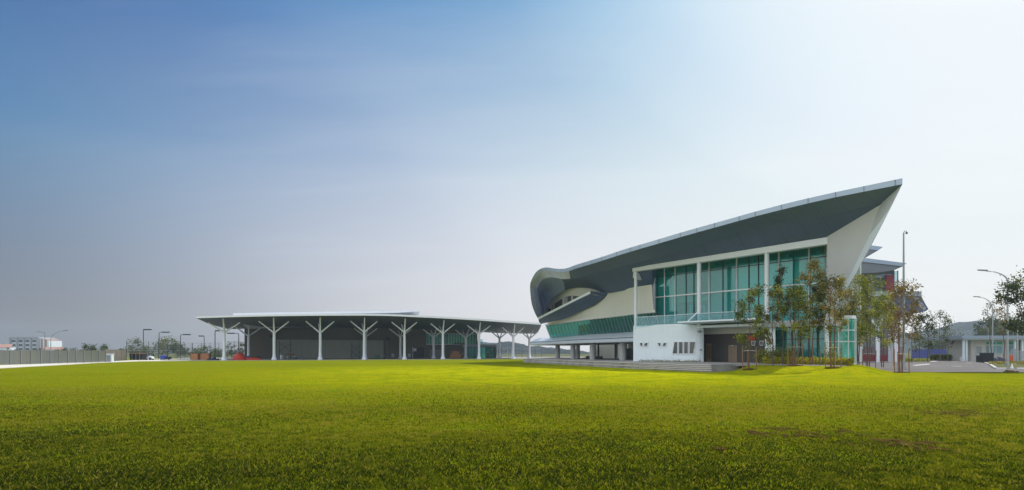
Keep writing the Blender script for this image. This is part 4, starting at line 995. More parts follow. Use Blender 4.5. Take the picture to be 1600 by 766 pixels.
# sports court mesh fence: posts, rails and open wire
def mesh_fence(pts, h, label, sub=6, col='grey', wire=.022):
    t = thing('mesh_fence', pts[0], label, 'fence', 'wire mesh fences round the sports court')
    m = MB()
    for i in range(len(pts)-1):
        a, b = pts[i], pts[i+1]
        for k in range(sub+1):
            for hh in (.06, h*.5, h): pass
        nn = int((b-a).length/.55)
        for k in range(nn): p = lerp(a, b, k/nn); m.bar(p+UP*.1, p+UP*h, wire)
        for k in range(int(h/.55)+1): m.bar(a+UP*(.1+k*.55), b+UP*(.1+k*.55), wire)
    m.build('wire_mesh', M[col], t)
    for i in range(len(pts)-1):
        MB().bar(pts[i]+UP*h, pts[i+1]+UP*h, .07).build('rail', M['pole'], t); MB().bar(pts[i]+UP*h*.5, pts[i+1]+UP*h*.5, .06).build('rail', M['pole'], t)
    for p in pts: MB().tube([p, p+UP*(h+.1)], .06, 6).build('post', M['darkpole'], t)
mesh_fence([lerp(G(198, 152), G(300, 190), i/7) for i in range(8)], 4.6, 'wire mesh court fence on the left, beyond the dark skip')
mesh_fence([lerp(G(301, 190), G(356, 186), i/4) for i in range(5)], 4.6, 'wire mesh court fence in the middle, beyond the orange crates')
mesh_fence([lerp(G(356, 172), G(384, 186), i/3) for i in range(4)], 4.8, 'wire mesh court fence by the grey pavilion wall')
kb2 = MB().extr([G(214, 158, 0), G(345, 166, 0), G(345, 168, 0), G(214, 160, 0)], (0, 0, .28)); tag(kb2.build('court_kerb', M['kerb']), kind='structure')
def flood(px, py, z, arm, label, head=1.9):
    b = G(px, z, 0); h = H+(550-py)/1000*z; t = thing('floodlight_pole', b, label, 'floodlight', 'floodlights of the sports court')
    MB().tube([b, b+UP*.3, b+UP*(h-.2), b+Vector((.15*np.sign(arm), 0, h)), b+Vector((arm, 0, h+.05))], [.14, .12, .1, .08, .07], 8).build('pole', M['darkpole'], t)
    MB().box(b+Vector((arm+np.sign(arm)*head*.3, 0, h+.05)), (head, .7, .28)).build('lamp_head', M['black'], t, bevel=.05)
flood(224, 515.5, 166, .5, 'tall dark floodlight pole at the left, right behind the dark skip')
flood(248.5, 519.5, 172, 1.2, 'dark floodlight pole beside the blue trolley')
flood(282, 523.3, 178, 1.2, 'dark floodlight pole left of the orange crates')
flood(319, 525.5, 186, -.4, 'short dark floodlight pole facing left behind the orange crates', 1.4)
flood(336, 517.3, 163, .5, 'thick dark floodlight pole just left of the first white column')
flood(373, 521.2, 176, -1.6, 'dark floodlight pole facing left over the red tarpaulin')
def street_lamp(px, base_z, topy, ex_, ey_, label, r=.1, m='pole', curve=True, head=(.8, .3, .13), group='street lamps round the grounds'):
    b = G(px, base_z, 0); h = H+(550-topy)/1000*base_z; ax = (ex_-px)/1000*base_z; eh = H+(550-ey_)/1000*base_z
    t = thing('street_lamp', b, label, 'street lamp', group)
    arc = []
    if curve:
        for i in range(9):
            a = math.pi/2*i/8; arc.append(b+Vector((ax*(1-math.cos(a)), 0, lerp(h, eh, math.sin(a)))))
    else: arc = [b+UP*h, b+Vector((ax*.1, 0, eh)), b+Vector((ax, 0, eh))]
    MB().tube([b, b+UP*.6, b+UP*.62, b+UP*h*.6]+arc, [r*1.5, r*1.5, r*1.1, r]+[r*.8*(1-.4*i/len(arc)) for i in range(len(arc))], 8).build('pole', M[m], t, smooth=True)
    d = np.sign(ax); e = arc[-1]
    MB().extr([e+Vector((-.1*d, -head[1]/2, 0)), e+Vector((head[0]*d, -head[1]*.35, .06)), e+Vector((head[0]*d, head[1]*.35, .06)), e+Vector((-.1*d, head[1]/2, 0))], (0, 0, head[2])).build('lamp_head', M['grey'], t, bevel=.03)
street_lamp(79.3, 118, 531, 100, 517.5, 'curved grey street lamp standing at the fence right of the far flats', .09)
street_lamp(70, 135, 519.5, 63.5, 519.5, 'straight lamp with short arm in front of the far flats', .08, 'grey', False)
street_lamp(199.5, 165, 537, 213.5, 528.8, 'small curved street lamp behind the left end of the court fence', .07)
# skip, cart, trolley, cabinet
t = thing('waste_skip', G(216, 150), 'dark open skip with an orange rim at the far left of the lawn', 'skip')
b = G(216, 150, .05)
MB().extr([b+Vector((-1.4, -.9, .1)), b+Vector((1.2, -.9, .1)), b+Vector((1.6, -.9, 1.5)), b+Vector((-1.55, -.9, 1.5))], (0, 1.8, 0)).build('body', M['black'], t)
for y in (-.93, .93): MB().box(b+Vector((0, y, 1.55)), (3.25, .12, .12)).build('rim', M['wood'], t)
for x in (-.9, 0, .9): MB().box(b+Vector((x, -.95, .8)), (.1, .1, 1.3)).build('rib', M['grey'], t)
t = thing('utility_cart', G(231, 152), 'pale utility cart with a dark canopy parked beside the skip', 'cart'); b = G(231, 152, .05)
MB().extr([b+Vector((-1.0, -.55, .35)), b+Vector((1.3, -.55, .35)), b+Vector((1.2, -.55, .8)), b+Vector((.4, -.55, 1.0)), b+Vector((-.2, -.55, .75)), b+Vector((-1.0, -.55, .85))], (0, 1.1, 0)).build('body', M['trim'], t, bevel=.05)
MB().box(b+Vector((-.5, 0, 1.95)), (1.7, 1.2, .1)).build('canopy', M['mull'], t)
for x in (-1.2, .2):
    for y in (-.5, .5): MB().bar(b+Vector((x+.0, y, .8)), b+Vector((x+.05, y, 1.92)), .06).build('canopy_post', M['grey'], t)
for x in (-.65, .85):
    for y in (-.55, .55): MB().tube([b+Vector((x, y-.08, .28)), b+Vector((x, y+.08, .28))], .28, 14).build('wheel', M['black'], t)
MB().box(b+Vector((-.55, 0, 1.05)), (.5, 1.0, .5)).build('seat', M['black'], t, bevel=.05)
t = thing('trolley', G(258, 152), 'blue covered trolley on the lawn edge between two floodlight poles', 'trolley'); b = G(258, 152, .05)
MB().box(b+Vector((-.35, 0, .62)), (1.2, .9, 1.0)).build('bin', M['blue'], t, bevel=.12); MB().box(b+Vector((.75, 0, .5)), (1.1, .8, .6)).build('tray', M['black'], t, bevel=.08)
for x in (-.7, .0, 1.1):
    MB().tube([b+Vector((x, -.5, .15)), b+Vector((x, -.4, .15))], .15, 10).build('wheel', M['mull'], t)
t = thing('electrical_cabinet', G(172, 122), 'white cabinet with a grey door at the end of the left fence', 'cabinet'); b = G(172, 122, 0)
MB().box(b+UP*.8, (1.05, .7, 1.5)).build('housing', M['white'], t, bevel=.03); MB().box(b+Vector((-.05, -.37, .78)), (.78, .06, 1.2)).build('door', M['grey'], t)
MB().box(b+UP*.04, (1.2, .9, .12)).build('plinth', M['conc'], t); MB().box(b+UP*1.6, (1.2, .85, .1)).build('cap', M['trim'], t)
for px, wd, lb_ in ((305.5, 1.9, 'orange brown slatted crate, the left one of the pair beside the court fence'), (321.5, 2.2, 'orange brown slatted crate, the right one of the pair beside the court fence')):
    t = thing('wooden_crate', G(px, 153), lb_, 'crate', 'wooden crates by the court'); b = G(px, 153, .05)
    for k in range(5): MB().box(b+UP*(.2+.3*k), (wd, 1.2, .26)).build('slat', M['wood'], t)
    for s_ in (-1, 1): MB().box(b+Vector((s_*wd*.45, -.63, .75)), (.14, .06, 1.5)).build('batten', M['stake'], t)
    MB().box(b+UP*.72, (wd*.97, 1.12, 1.3)).build('lining', M['wood'], t)
hp = MB(); b = G(333, 150, .05)
for x, z_, r_, m_ in ((-.9, 0, .55, 0), (0, 0, .7, 1), (.9, .0, .5, 0), (.3, .5, .4, 1)): hp.blob(b+Vector((x, 0, z_)), (r_*1.1, r_, r_*.8), 10, 6, .15, m_, flat=.05)
tag(hp.build('bag_heap', [M['black'], mat('dark blue sacking', (.02, .03, .09), .8)], smooth=True, loc=b), 'heap of dark blue and black bags left of the first white column', 'bags')
# far flats beyond the fence
def flats(x0, x1, topy, z, label):
    b = G((x0+x1)/2, z); t = thing('apartment_block', b, label, 'building'); h = H+(550-topy)/1000*z
    wd = (x1-x0)/1000*z
    MB().box(b+Vector((0, 9, h/2)), (wd, 18, h)).build('wall', M['flatgrey'], t)
    for i in range(4):
        for k in range(5): MB().box(b+Vector((-wd/2+wd*(i+.5)/4, 0, h-2.2-k*3.0)), (wd*.13, .3, 1.4)).build('window', M['mull'], t)
    for i in range(5): MB().box(b+Vector((-wd/2+wd*i/4, -.2, h*.5)), (1.2, .6, h)).build('rib', M['greywall'], t)
    MB().box(b+Vector((0, 9, h+.3)), (wd+1, 19, 1.0)).build('roof', M['greywall'], t)
    return b, h, wd, t
M['flatorange'] = mat('faded orange render', (.36, .20, .16), .8, .1)
M['flatgrey'] = mat('flats render', (.45, .46, .50), .8, .1, .1)
b, h, wd, t = flats(16, 59, 528.5, 480, 'grey block of flats with an orange and white end far behind the left fence')
for k, (dx, m_, hh) in enumerate(((.9, 'white', 1.0), (2.4, 'orangered', .98), (3.9, 'white', .95), (5.4, 'orangered', .93), (6.9, 'white', .85))):
    MB().box(b+Vector((wd/2+dx, 8, h*hh/2)), (1.5, 14, h*hh)).build('end_bay', M['white'] if m_ == 'white' else M['flatorange'], t)
b = G(3, 420); t = thing('low_house', b, 'low white house with a red roof at the far left edge', 'house')
MB().box(b+UP*2.4, (12, 8, 5)).build('wall', M['white'], t); MB().extr([b+Vector((-7, -4.5, 4.9)), b+Vector((7, -4.5, 4.9)), b+Vector((5, 0, 7)), b+Vector((-5, 0, 7))], (0, 3, 0)).build('roof', M['flatorange'], t)
b = G(83, 430); t = thing('low_house', b, 'low house with a red roof just right of the far flats', 'house')
MB().box(b+UP*1.8, (14, 8, 4)).build('wall', M['white'], t); MB().extr([b+Vector((-8, -4.5, 3.6)), b+Vector((8, -4.5, 3.6)), b+Vector((5, 0, 5.3)), b+Vector((-5, 0, 5.3))], (0, 3, 0)).build('roof', M['flatorange'], t)

# ------------------------------------------------------------------ trees
GREEN = leafmat('olive green leaves', [(.035, .06, .008), (.11, .145, .012), (.23, .25, .016), (.42, .37, .04)], .5, .4, .5)
BROWN = leafmat('bronze leaves', [(.05, .055, .012), (.13, .125, .02), (.23, .20, .03), (.33, .20, .05)], .35, .4, .5)
REDL = leafmat('reddish leaves', [(.05, .04, .014), (.13, .085, .024), (.21, .12, .035), (.18, .18, .02)], .35, .45, .4)
DARKL = leafmat('dark green leaves', [(.014, .026, .008), (.034, .055, .012), (.065, .085, .018), (.11, .12, .025)], .3, .5, .3)
MIDL = leafmat('mid green leaves', [(.02, .035, .008), (.05, .075, .014), (.09, .115, .02), (.15, .16, .03)], .4, .5, .3)
YELL = leafmat('yellow green leaves', [(.10, .12, .012), (.22, .22, .015), (.38, .34, .02), (.48, .42, .04)], .4, .5, .3)
def young_tree(base, h, w_, cb, leafm, label, nleaf=1500, bark='bark', lean=0.0, tr=.055, size=.19, group='young trees planted beside the hall', seed=None, nlimb=8, forks=1, gap=.5):
    """slender nursery tree: bent trunk, steep limbs, leaves in clumps round the limb ends"""
    rs = random.Random(seed); nleaf = int(nleaf*2.6); w_ *= .78; cb *= .82
    t = thing('young_tree', base, label, 'tree', group)
    m = MB(); ends = []
    for f in range(forks):
        ox = (f-(forks-1)/2)*.22
        tp_ = [base+Vector((ox, 0, -.1))]
        for i in range(1, 8):
            u = i/7; tp_.append(base+Vector((ox*(1+u*1.5)+lean*h*u*u+rs.uniform(-.1, .1)*(u+.2), rs.uniform(-.12, .12), h*.93*u)))
        m.tube(tp_, [tr*(1.15-.95*i/7) for i in range(8)], 6)
        for k in range(nlimb):
            u = cb+(1-cb)*(k+.5)/nlimb*.93; i = min(6, int(u*7)); p = lerp(tp_[i], tp_[i+1], u*7-i)
            a = rs.uniform(0, 6.28); L_ = w_*.5*rs.uniform(.65, 1.1)*(1-.45*max(0, u-.6)/.4)*(.75+.5*min(1, (u-cb)*4))
            e = p+Vector((math.cos(a)*L_, math.sin(a)*L_, L_*rs.uniform(.7, 1.5)))
            if e.z > base.z+h: e.z = base.z+h-rs.uniform(0, .3)
            mp_ = lerp(p, e, .5)+Vector((0, 0, -.06*L_))
            m.tube([p, mp_, e], [tr*.4, tr*.25, tr*.1], 5); ends += [(mp_, .45), (e, 1.0), (lerp(mp_, e, .6), .7)]
        ends.append((tp_[-1], .9))
    m.build('trunk', M[bark], t, smooth=True)
    wts = np.array([e[1]*rs.uniform(.35, 1.4) for e in ends]); wts /= wts.sum()
    idx = rng.choice(len(ends), nleaf, p=wts); cen = np.array([tuple(e[0]) for e in ends])
    sg_ = .135*w_*np.array([rs.uniform(.45, 1.1) for _ in ends])
    pts = cen[idx]+rng.normal(size=(nleaf, 3))*sg_[idx][:, None]*np.array([1, 1, 1.1])
    pts[:, 2] = np.minimum(pts[:, 2], base.z+h*1.02)
    ctone = np.array([rs.gauss(.5, .2) for _ in ends])
    leaf_object('crown', leaves(pts-np.array(base), size, 0), np.clip(ctone[idx]+rng.normal(0, .2, nleaf), 0, 1), leafm, t)
    return t
def support(base, label, r=.75, hs=2.3, dx=.68):
    t = thing('tree_support', base, label, 'tree stake', 'timber stakes round the young trees')
    ps = [base+Vector((-dx, -.1, 0)), base+Vector((dx, -.15, 0)), base+Vector((.1, .6, 0))]
    for k, p in enumerate(ps): MB().tube([p-UP*.1, p+UP*(hs*(1-.06*k))+Vector((random.uniform(-.08, .08), 0, 0))], [.05, .045], 7).build('stake', M['stake'], t)
    m = MB()
    for p in ps: m.bar(p+UP*hs*.78, base+UP*hs*.8, .03)
    m.build('tie', M['kerb'], t)
    MB().blob(base+UP*.0, (.75, .6, .09), 12, 6, .2).build('soil_ring', M['soil'], t, smooth=True)
def zz(px, z): p = G(px, z); return G(px, z, mound(p.x, p.y)+.0)
def htop(base, px, topy): return H+(550-topy)/1000*base.y-base.z
TR = [(1170.5, 62, 447, 2.9, .33, GREEN, 'leafy olive tree with three stakes in front of the brown entrance doors', 1150, 1, 1, 'redbark', True, .03),
      (1242, 61.5, 448, 3.0, .35, GREEN, 'yellowish green tree with three stakes in front of the lobby glass', 1500, 2, 3, 'redbark', True, 0),
      (1301, 57.5, 428, 2.5, .42, BROWN, 'thin bronze tree with three stakes before the white corner column', 1050, 3, 2, 'redbark', True, 0),
      (1357, 70, 432, 4.0, .30, GREEN, 'full green tree with stakes at the lawn edge left of the tall mast', 2300, 4, 2, 'bark', True, 0),
      (1408, 61, 441, 3.3, .36, REDL, 'open reddish tree with stakes beside the tall mast', 1000, 5, 2, 'redbark', True, .02),
      (1207.5, 64, 452, 2.0, .30, BROWN, 'thin grey brown tree beside the white pier right of the doors', 650, 6, 1, 'bark', False, 0),
      (1223, 65, 411, 2.2, .58, DARKL, 'tall dark tree with a small round top before the upper glass', 800, 7, 1, 'bark', False, -.005),
      (1268, 64, 404, 2.9, .42, BROWN, 'tall dense bronze tree reaching up the upper glass', 1500, 8, 2, 'redbark', False, 0),
      (1281, 63, 430, 1.8, .45, DARKL, 'slim dark tree at the right end of the upper glass', 750, 9, 1, 'bark', False, 0),
      (1303, 68, 420, 2.5, .6, DARKL, 'tall sparse tree with airy top beside the pale prow', 420, 10, 1, 'bark', False, 0),
      (1325, 72, 446, 2.8, .32, BROWN, 'bronze tree with bare lower trunk below the pale prow', 1100, 11, 2, 'redbark', False, 0),
      (1341, 78, 452, 2.7, .30, BROWN, 'thin olive brown tree left of the full green tree', 1000, 12, 2, 'bark', False, 0),
      (1379, 82, 455, 3.0, .30, GREEN, 'green tree behind the full green tree, under the porch slab', 1200, 13, 2, 'bark', False, 0),
      (1397, 88, 452, 2.8, .4, REDL, 'reddish tree before the white porch columns', 700, 14, 1, 'redbark', False, 0)]
for px, z, ty, w_, cb, lm_, lab, nl, sd_, fk, bk2, st, ln in TR:
    b = zz(px, z) if px < 1345 else G(px, z, 0)
    if px < 1330 and not st: b = G(px, z, .71)
    young_tree(b, htop(b, px, ty), w_, cb, lm_, lab, nl, bk2, ln, seed=sd_, forks=fk)
    if st: support(b, 'three timber stakes tied round the '+{1170.5: 'leafy tree by the brown doors', 1242: 'yellowish tree before the lobby glass', 1301: 'bronze tree by the white corner column', 1357: 'full green tree left of the mast', 1408: 'reddish tree beside the mast'}[px])
# row beyond the road
for px, z, ty, w_, cb, lm_, lab, nl, sd_ in ((1425, 118, 492, 3.4, .25, DARKL, 'slim green tree just right of the mast, beyond the road', 800, 21), (1437, 132, 494, 3.6, .25, DARKL, 'slim tree under the tip of the porch slab', 800, 22), (1450, 126, 489, 3.6, .25, DARKL, 'denser dark tree right of the porch slab tip', 1200, 23),
      (1469, 138, 487, 5.2, .5, DARKL, 'tree with a wide flat top before the misty hill', 900, 24), (1481, 142, 496, 3.4, .35, DARKL, 'thin sparse tree right of the flat topped one', 420, 25),
      (1549, 128, 470, 3.4, .62, DARKL, 'sparse leaning tree beside the farther curved lamp', 380, 26), (1569, 106, 462, 3.0, .5, REDL, 'sparse tree with a dark red trunk beside the nearer curved lamp', 420, 27)):
    b = G(px, z, 0); young_tree(b, htop(b, px, ty), w_, cb, lm_, lab, int(nl*.42), 'redbark' if sd_ == 27 else 'bark', -.08 if sd_ == 26 else 0, size=.30, group='young trees beyond the road', seed=sd_, tr=.09)
# big dark leaved tree entering at the right edge
def big_tree(base, h, w_, cb, leafm, label, nleaf, size, seed, group=None, name='broadleaf_tree', ncl=26, squash=.8, tr=.22):
    rs = random.Random(seed); t = thing(name, base, label, 'tree', group); m = MB()
    tt = base+UP*h*cb+Vector((rs.uniform(-.2, .2), 0, 0)); m.tube([base-UP*.2, lerp(base, tt, .5)+Vector((rs.uniform(-.1, .1), 0, 0)), tt, base+UP*h*.75], [tr*1.3, tr, tr*.85, tr*.3], 8)
    cs = []
    for k in range(ncl):
        a = rs.uniform(0, 6.28); u = rs.random(); v = rs.uniform(-1, 1); r_ = w_/2*math.sqrt(max(.05, 1-v*v))*(.35+.65*math.sqrt(u))
        c_ = base+Vector((math.cos(a)*r_, math.sin(a)*r_, h*(cb+(1-cb)*(.5+.46*v)))); cs.append(c_)
        if k % 2 == 0: m.tube([tt, lerp(tt, c_, .55)+UP*.2, c_], [tr*.4, tr*.22, tr*.06], 5)
    m.build('trunk', M['bark'], t, smooth=True)
    idx = rng.integers(0, ncl, nleaf); cen = np.array([tuple(c_-base) for c_ in cs]); sg_ = w_*np.array([rs.uniform(.055, .13) for _ in cs])
    pts = cen[idx]+rng.normal(size=(nleaf, 3))*sg_[idx][:, None]*np.array([1, 1, squash]); pts[:, 2] = np.maximum(pts[:, 2], .3)
    ct = np.array([rs.gauss(.5, .2) for _ in cs])
    leaf_object('crown', leaves(pts, size, 0), np.clip(ct[idx]+rng.normal(0, .18, nleaf), 0, 1), leafm, t)
big_tree(G(1612, 62, .1), 9.4, 5.0, .38, DARKL, 'large dark tree with red tinged leaves at the right edge', 6500, .25, 31, ncl=34, tr=.16)
# trees beyond the fence on the left
for px, z, ty, w_, lab, nl, sz, sd_ in ((138, 205, 538.5, 4.4, 'small round tree above the fence, the left one of a close pair', 900, .45, 41), (158, 200, 537.3, 5.0, 'small round tree above the fence, the right one of a close pair', 1000, .45, 42),
      (117, 260, 545, 4.5, 'low dark bush top above the fence left of the round pair', 500, .5, 43), (98, 300, 545.5, 7.5, 'wide low treetop above the fence right of the curved lamp', 600, .6, 44),
      (191, 240, 545, 4, 'low treetop above the fence near the court corner', 400, .5, 45), (212, 215, 533, 7, 'bushy tree behind the left end of the court fence', 1500, .5, 46),
      (262, 225, 527.5, 8.5, 'tall bushy tree behind the second floodlight pole', 2000, .5, 47), (278, 232, 533, 6, 'bushy tree behind the third floodlight pole', 1200, .5, 48),
      (240, 250, 543.5, 9, 'low bush between the tall trees behind the court', 1200, .5, 49), (301, 240, 544, 7, 'bush behind the left orange crate', 1000, .5, 50), (322, 225, 543.5, 7, 'bush behind the right orange crate', 1000, .5, 51), (342, 240, 548, 6, 'low bush behind the first white column', 700, .5, 52),
      (362, 230, 536, 3.4, 'narrow upright tree behind the court fence over the red tarpaulin', 700, .4, 53), (379, 235, 537, 3.4, 'narrow upright tree beside the grey pavilion wall', 600, .4, 54), (14, 330, 545.5, 8, 'low treetop at the left edge before the flats', 600, .6, 55), (61, 330, 543, 5, 'treetop standing before the orange end of the flats', 500, .5, 56)):
    b = G(px, z, 0); big_tree(b, htop(b, px, ty), w_, .12, MIDL if sd_ in (46, 47, 50, 51) else DARKL, lab, nl, sz, sd_, 'trees beyond the left fence', ncl=18)
# dark belt behind the guardhouse
for px, z, ty, w_, lab, sd_ in ((1537, 250, 503, 8, 'dark tree at the left end of the belt behind the guardhouse', 61), (1551, 240, 499, 10, 'dark tree behind the farther curved lamp', 62), (1568, 250, 497, 11, 'tallest dark tree of the belt behind the nearer curved lamp', 63), (1588, 235, 500, 10, 'dark tree behind the right end of the guardhouse', 64), (1609, 240, 497, 11, 'dark tree at the right edge behind the guardhouse', 65),
      (1476, 300, 530, 12, 'wide bush behind the blue hoarding at the left', 66), (1497, 300, 527, 13, 'wide bush behind the blue hoarding near the guardhouse', 67), (1460, 310, 533, 11, 'bush behind the hedge beyond the road', 68)):
    b = G(px, z, 0); big_tree(b, htop(b, px, ty), w_, .1, DARKL, lab, 2200, .75, sd_, 'dark trees behind the guardhouse', ncl=26, squash=1.0)

# ------------------------------------------------------------------ planting beside the hall
def scatter_bed(pts_fn, n, size, leafm, name, label, cat='plants', hgt=.8):
    p = np.array([pts_fn() for _ in range(n)])
    o = leaf_object(name, leaves(p, size, 0), np.clip(rng.normal(.5, .25, n), 0, 1), leafm); return o
def bedpt():
    px = random.uniform(1192, 1334); o = random.uniform(2.2, 4.6) if px < 1300 else random.uniform(3.0, 4.6)
    q_ = Fh(px, .7, o); hgt = .75*(.55+.45*noise.noise(Vector((px*.15, o, 0)))+.3); q_.z += random.random()**.7*hgt; return tuple(q_)
tag(scatter_bed(bedpt, 9000, .17, YELL, 'ground_cover', '', hgt=.8), 'low yellow green ground cover planting in front of the lobby glass', 'ground cover', kind='stuff')
for k, (px, o, hgt) in enumerate(((1190, 1.6, 1.5), (1199, 1.7, 1.9), (1210, 1.6, 1.7), (1222, 1.5, 1.5), (1234, 1.6, 1.9), (1298, 1.8, 1.8))):
    b = Fh(px, .7, o); n_ = 420
    pts = rng.normal(size=(n_, 3))*np.array([.38, .38, hgt*.26])+np.array([0, 0, hgt*.52]); pts[:, 2] = np.maximum(pts[:, 2], .05)
    t = thing('shrub', b, ['leafy shrub at the foot of the white pier', 'tall leafy shrub just right of the white pier foot', 'leafy shrub before the first lobby pane', 'low shrub before the second lobby pane', 'tall shrub before the middle of the lobby glass', 'shrub beside the white corner column'][k], 'shrub', 'shrubs behind the yellow ground cover')
    MB().tube([b-UP*.05, b+UP*hgt*.5], [.04, .02], 5).build('stem', M['bark'], t)
    leaf_object('foliage', leaves(pts, .2, 0), np.clip(rng.normal(.5, .25, n_), 0, 1), GREEN, t)
# weeds at the foot of the white wall
def weedpt():
    px = random.uniform(1000, 1095); q_ = on_block(px, 565, random.uniform(0, .35)); q_.z = .70+abs(random.gauss(0, .13))*(1+1.5*max(0, noise.noise(Vector((px*.2, 0, 0))))); return tuple(q_)
tag(scatter_bed(weedpt, 900, .12, BROWN, 'weeds', ''), 'thin dry weeds along the foot of the white wall', 'weeds', kind='stuff')

# ------------------------------------------------------------------ rear blocks on the right
rear = thing('rear_block', G(1370, 150), 'grey and crimson block with two winged roofs behind the pale prow', 'building')
Z1 = 150
def slabroof(name, pts, z, dep, m1, m2):
    o = MB().extr([P(a, b, z) for a, b in pts], (dep*.3, dep, 0)).build(name, m1, rear); return o
slabroof('upper_roof', [(1325, 383), (1357, 382.8), (1379.8, 386), (1372.5, 391.2), (1350, 388.6), (1325, 388.6)], Z1, 12, M['fascia'], None)
slabroof('upper_roof_soffit', [(1325, 388.7), (1350, 388.7), (1372, 391.3), (1345, 405.5), (1325, 412)], Z1+.3, 12, M['rearwall'], None)
slabroof('lower_roof', [(1325, 403), (1352, 403.2), (1416.6, 411.4), (1411, 416.2), (1343, 408.6), (1325, 408.6)], Z1-6, 16, M['fascia'], None)
slabroof('lower_roof_soffit', [(1325, 408.7), (1343, 408.7), (1411, 416.3), (1394, 422.5), (1372, 426), (1325, 428)], Z1-5.7, 16, M['rearwall'], None)
def rq(name, x0, x1, y0, y1, z, m, d=.4, par=rear): return MB().extr([P(x0, y1, z), P(x1, y1, z), P(x1, y0, z), P(x0, y0, z)], (0, d, 0)).build(name, m, par)
rq('wall', 1310, 1397, 414, 566, Z1+2, M['rearwall'], 14)
rq('wall_band', 1325, 1396, 428.5, 434, Z1+1.5, M['fascia'])
for x0, x1 in ((1340, 1350), (1354, 1361), (1362.5, 1372), (1373.5, 1384)): rq('window', x0, x1, 420, 428, Z1+1.6, M['dglass'])
for x0, x1, y0, y1 in ((1331.5, 1338.5, 415, 444), (1350.8, 1353.2, 413, 434), (1384.5, 1397, 429.5, 456)): rq('crimson_panel', x0, x1, y0, y1, Z1+.8, M['redpaint'])
rq('white_panel', 1339, 1349, 415.5, 426, Z1+1, M['trim'])
g_ = rq('glass_corner', 1397.3, 1403.5, 423.5, 456, Z1+1, M['rail'], 6); 
for x in (1397.5, 1403.4): rq('corner_post', x-.4, x+.4, 423, 456, Z1+.9, M['grey'], .3, g_)
rq('parapet', 1318, 1334, 443, 447.5, Z1-2, M['trim'], 3)
porch = thing('porch_canopy', G(1395, 118), 'wide porch slab with sloping dark underside on white branching columns', 'porch')
Z2 = 118
def pq(pts, z, d, name, m, par=porch): return MB().extr([P(a, b, z) for a, b in pts], (d*.32, d, 0)).build(name, m, par)
pq([(1316, 455.6), (1440, 455.6), (1440, 462.8), (1316, 462.8)], Z2, 14, 'fascia', M['fascia'])
pq([(1316, 462.9), (1439.6, 462.9), (1443.5, 471), (1450.8, 483.2), (1445, 487), (1425, 487.6), (1316, 489)], Z2+.3, 13, 'underside', M['soff_in'])
pq([(1428.5, 466), (1434, 465), (1447.5, 482), (1443, 486)], Z2+.2, .15, 'end_facet', M['greywall'])
for px, z, r_ in ((1391.5, 124, .44), (1399, 121, .44), (1371.5, 119, .36), (1345, 126, .4)):
    b = G(px, z, 0); m = MB(); m.tube([b, b+UP*6.4], r_, 12); c = m.build('column', M['pavcol'], porch, smooth=True)
    for dx in (-2.2, 2.2): MB().tube([b+UP*6.2, b+Vector((dx, .5, 10.2))], [r_*.6, r_*.45], 8).build('branch', M['pavcol'], c, smooth=True)
MB().extr([P(1389, 522, 125), P(1400, 492, 125), P(1403, 522, 125)], (0, .5, 0)).build('crimson_fin', M['redpaint'], porch)
MB().extr([P(1402, 490, 122), P(1402, 565, 122), P(1406, 565, 122), P(1406, 490, 122)], (0, .5, 0)).build('crimson_post', M['redpaint'], porch)
t = thing('red_railing', G(1365, 135), 'dark red railing and low wall under the porch', 'railing')
MB().extr([P(1320, 565, 135), P(1410, 565, 135), P(1410, 555, 135), P(1320, 555, 135)], (0, .3, 0)).build('low_wall', M['redpaint'], t)
for k in range(4): MB().bar(P(1320, 553.5-k*3.4, 135), P(1410, 553.5-k*3.4, 135), .12).build('rail', M['redpaint'], t)
for k in range(16): MB().bar(P(1320+k*6, 556, 135), P(1320+k*6, 543, 135), .12).build('post', M['redpaint'], t)
# tall mast
b = G(1412, 71.5, 0); t = thing('camera_mast', b, 'tall slim steel mast at the edge of the lawn and road', 'mast')
MB().tube([b, b+UP*.5, b+UP*.52, b+UP*9, b+UP*15.3], [.24, .24, .15, .125, .075], 10).build('pole', M['pole'], t, smooth=True)
MB().box(b+UP*.03, (.6, .6, .08)).build('base_plate', M['grey'], t)
MB().tube([b+UP*15.25, b+Vector((.1, 0, 15.5)), b+Vector((.3, 0, 15.5)), b+Vector((.33, 0, 15.35))], .04, 6).build('bracket', M['grey'], t)
MB().blob(b+Vector((.33, 0, 15.28)), (.13, .13, .12), 10, 6, 0).build('camera_dome', M['black'], t, smooth=True)
# street lamps on the right
street_lamp(1574.3, 84, 440, 1541, 423.7, 'nearer and taller curved street lamp at the right edge of the road', .12, head=(1.1, .36, .16))
street_lamp(1551, 122, 484, 1530, 464.7, 'farther curved street lamp in front of the guardhouse', .11, head=(1.1, .36, .16))
for px, z, ty, lab in ((1544, 200, 513, 'distant thin lamp post above the left part of the guardhouse roof'), (1583, 200, 510, 'distant thin lamp post above the right part of the guardhouse roof')):
    street_lamp(px, z, ty+1.5, px-4, ty, lab, .07, group='distant lamp posts')
b = G(1590, 118, 0); t = thing('lamp_post', b, 'plain grey post standing before the right end of the guardhouse', 'post')
MB().tube([b, b+UP*7.6], [.14, .1], 8).build('pole', M['pole'], t, smooth=True); MB().box(b+UP*.03, (.5, .5, .1)).build('base_plate', M['grey'], t)
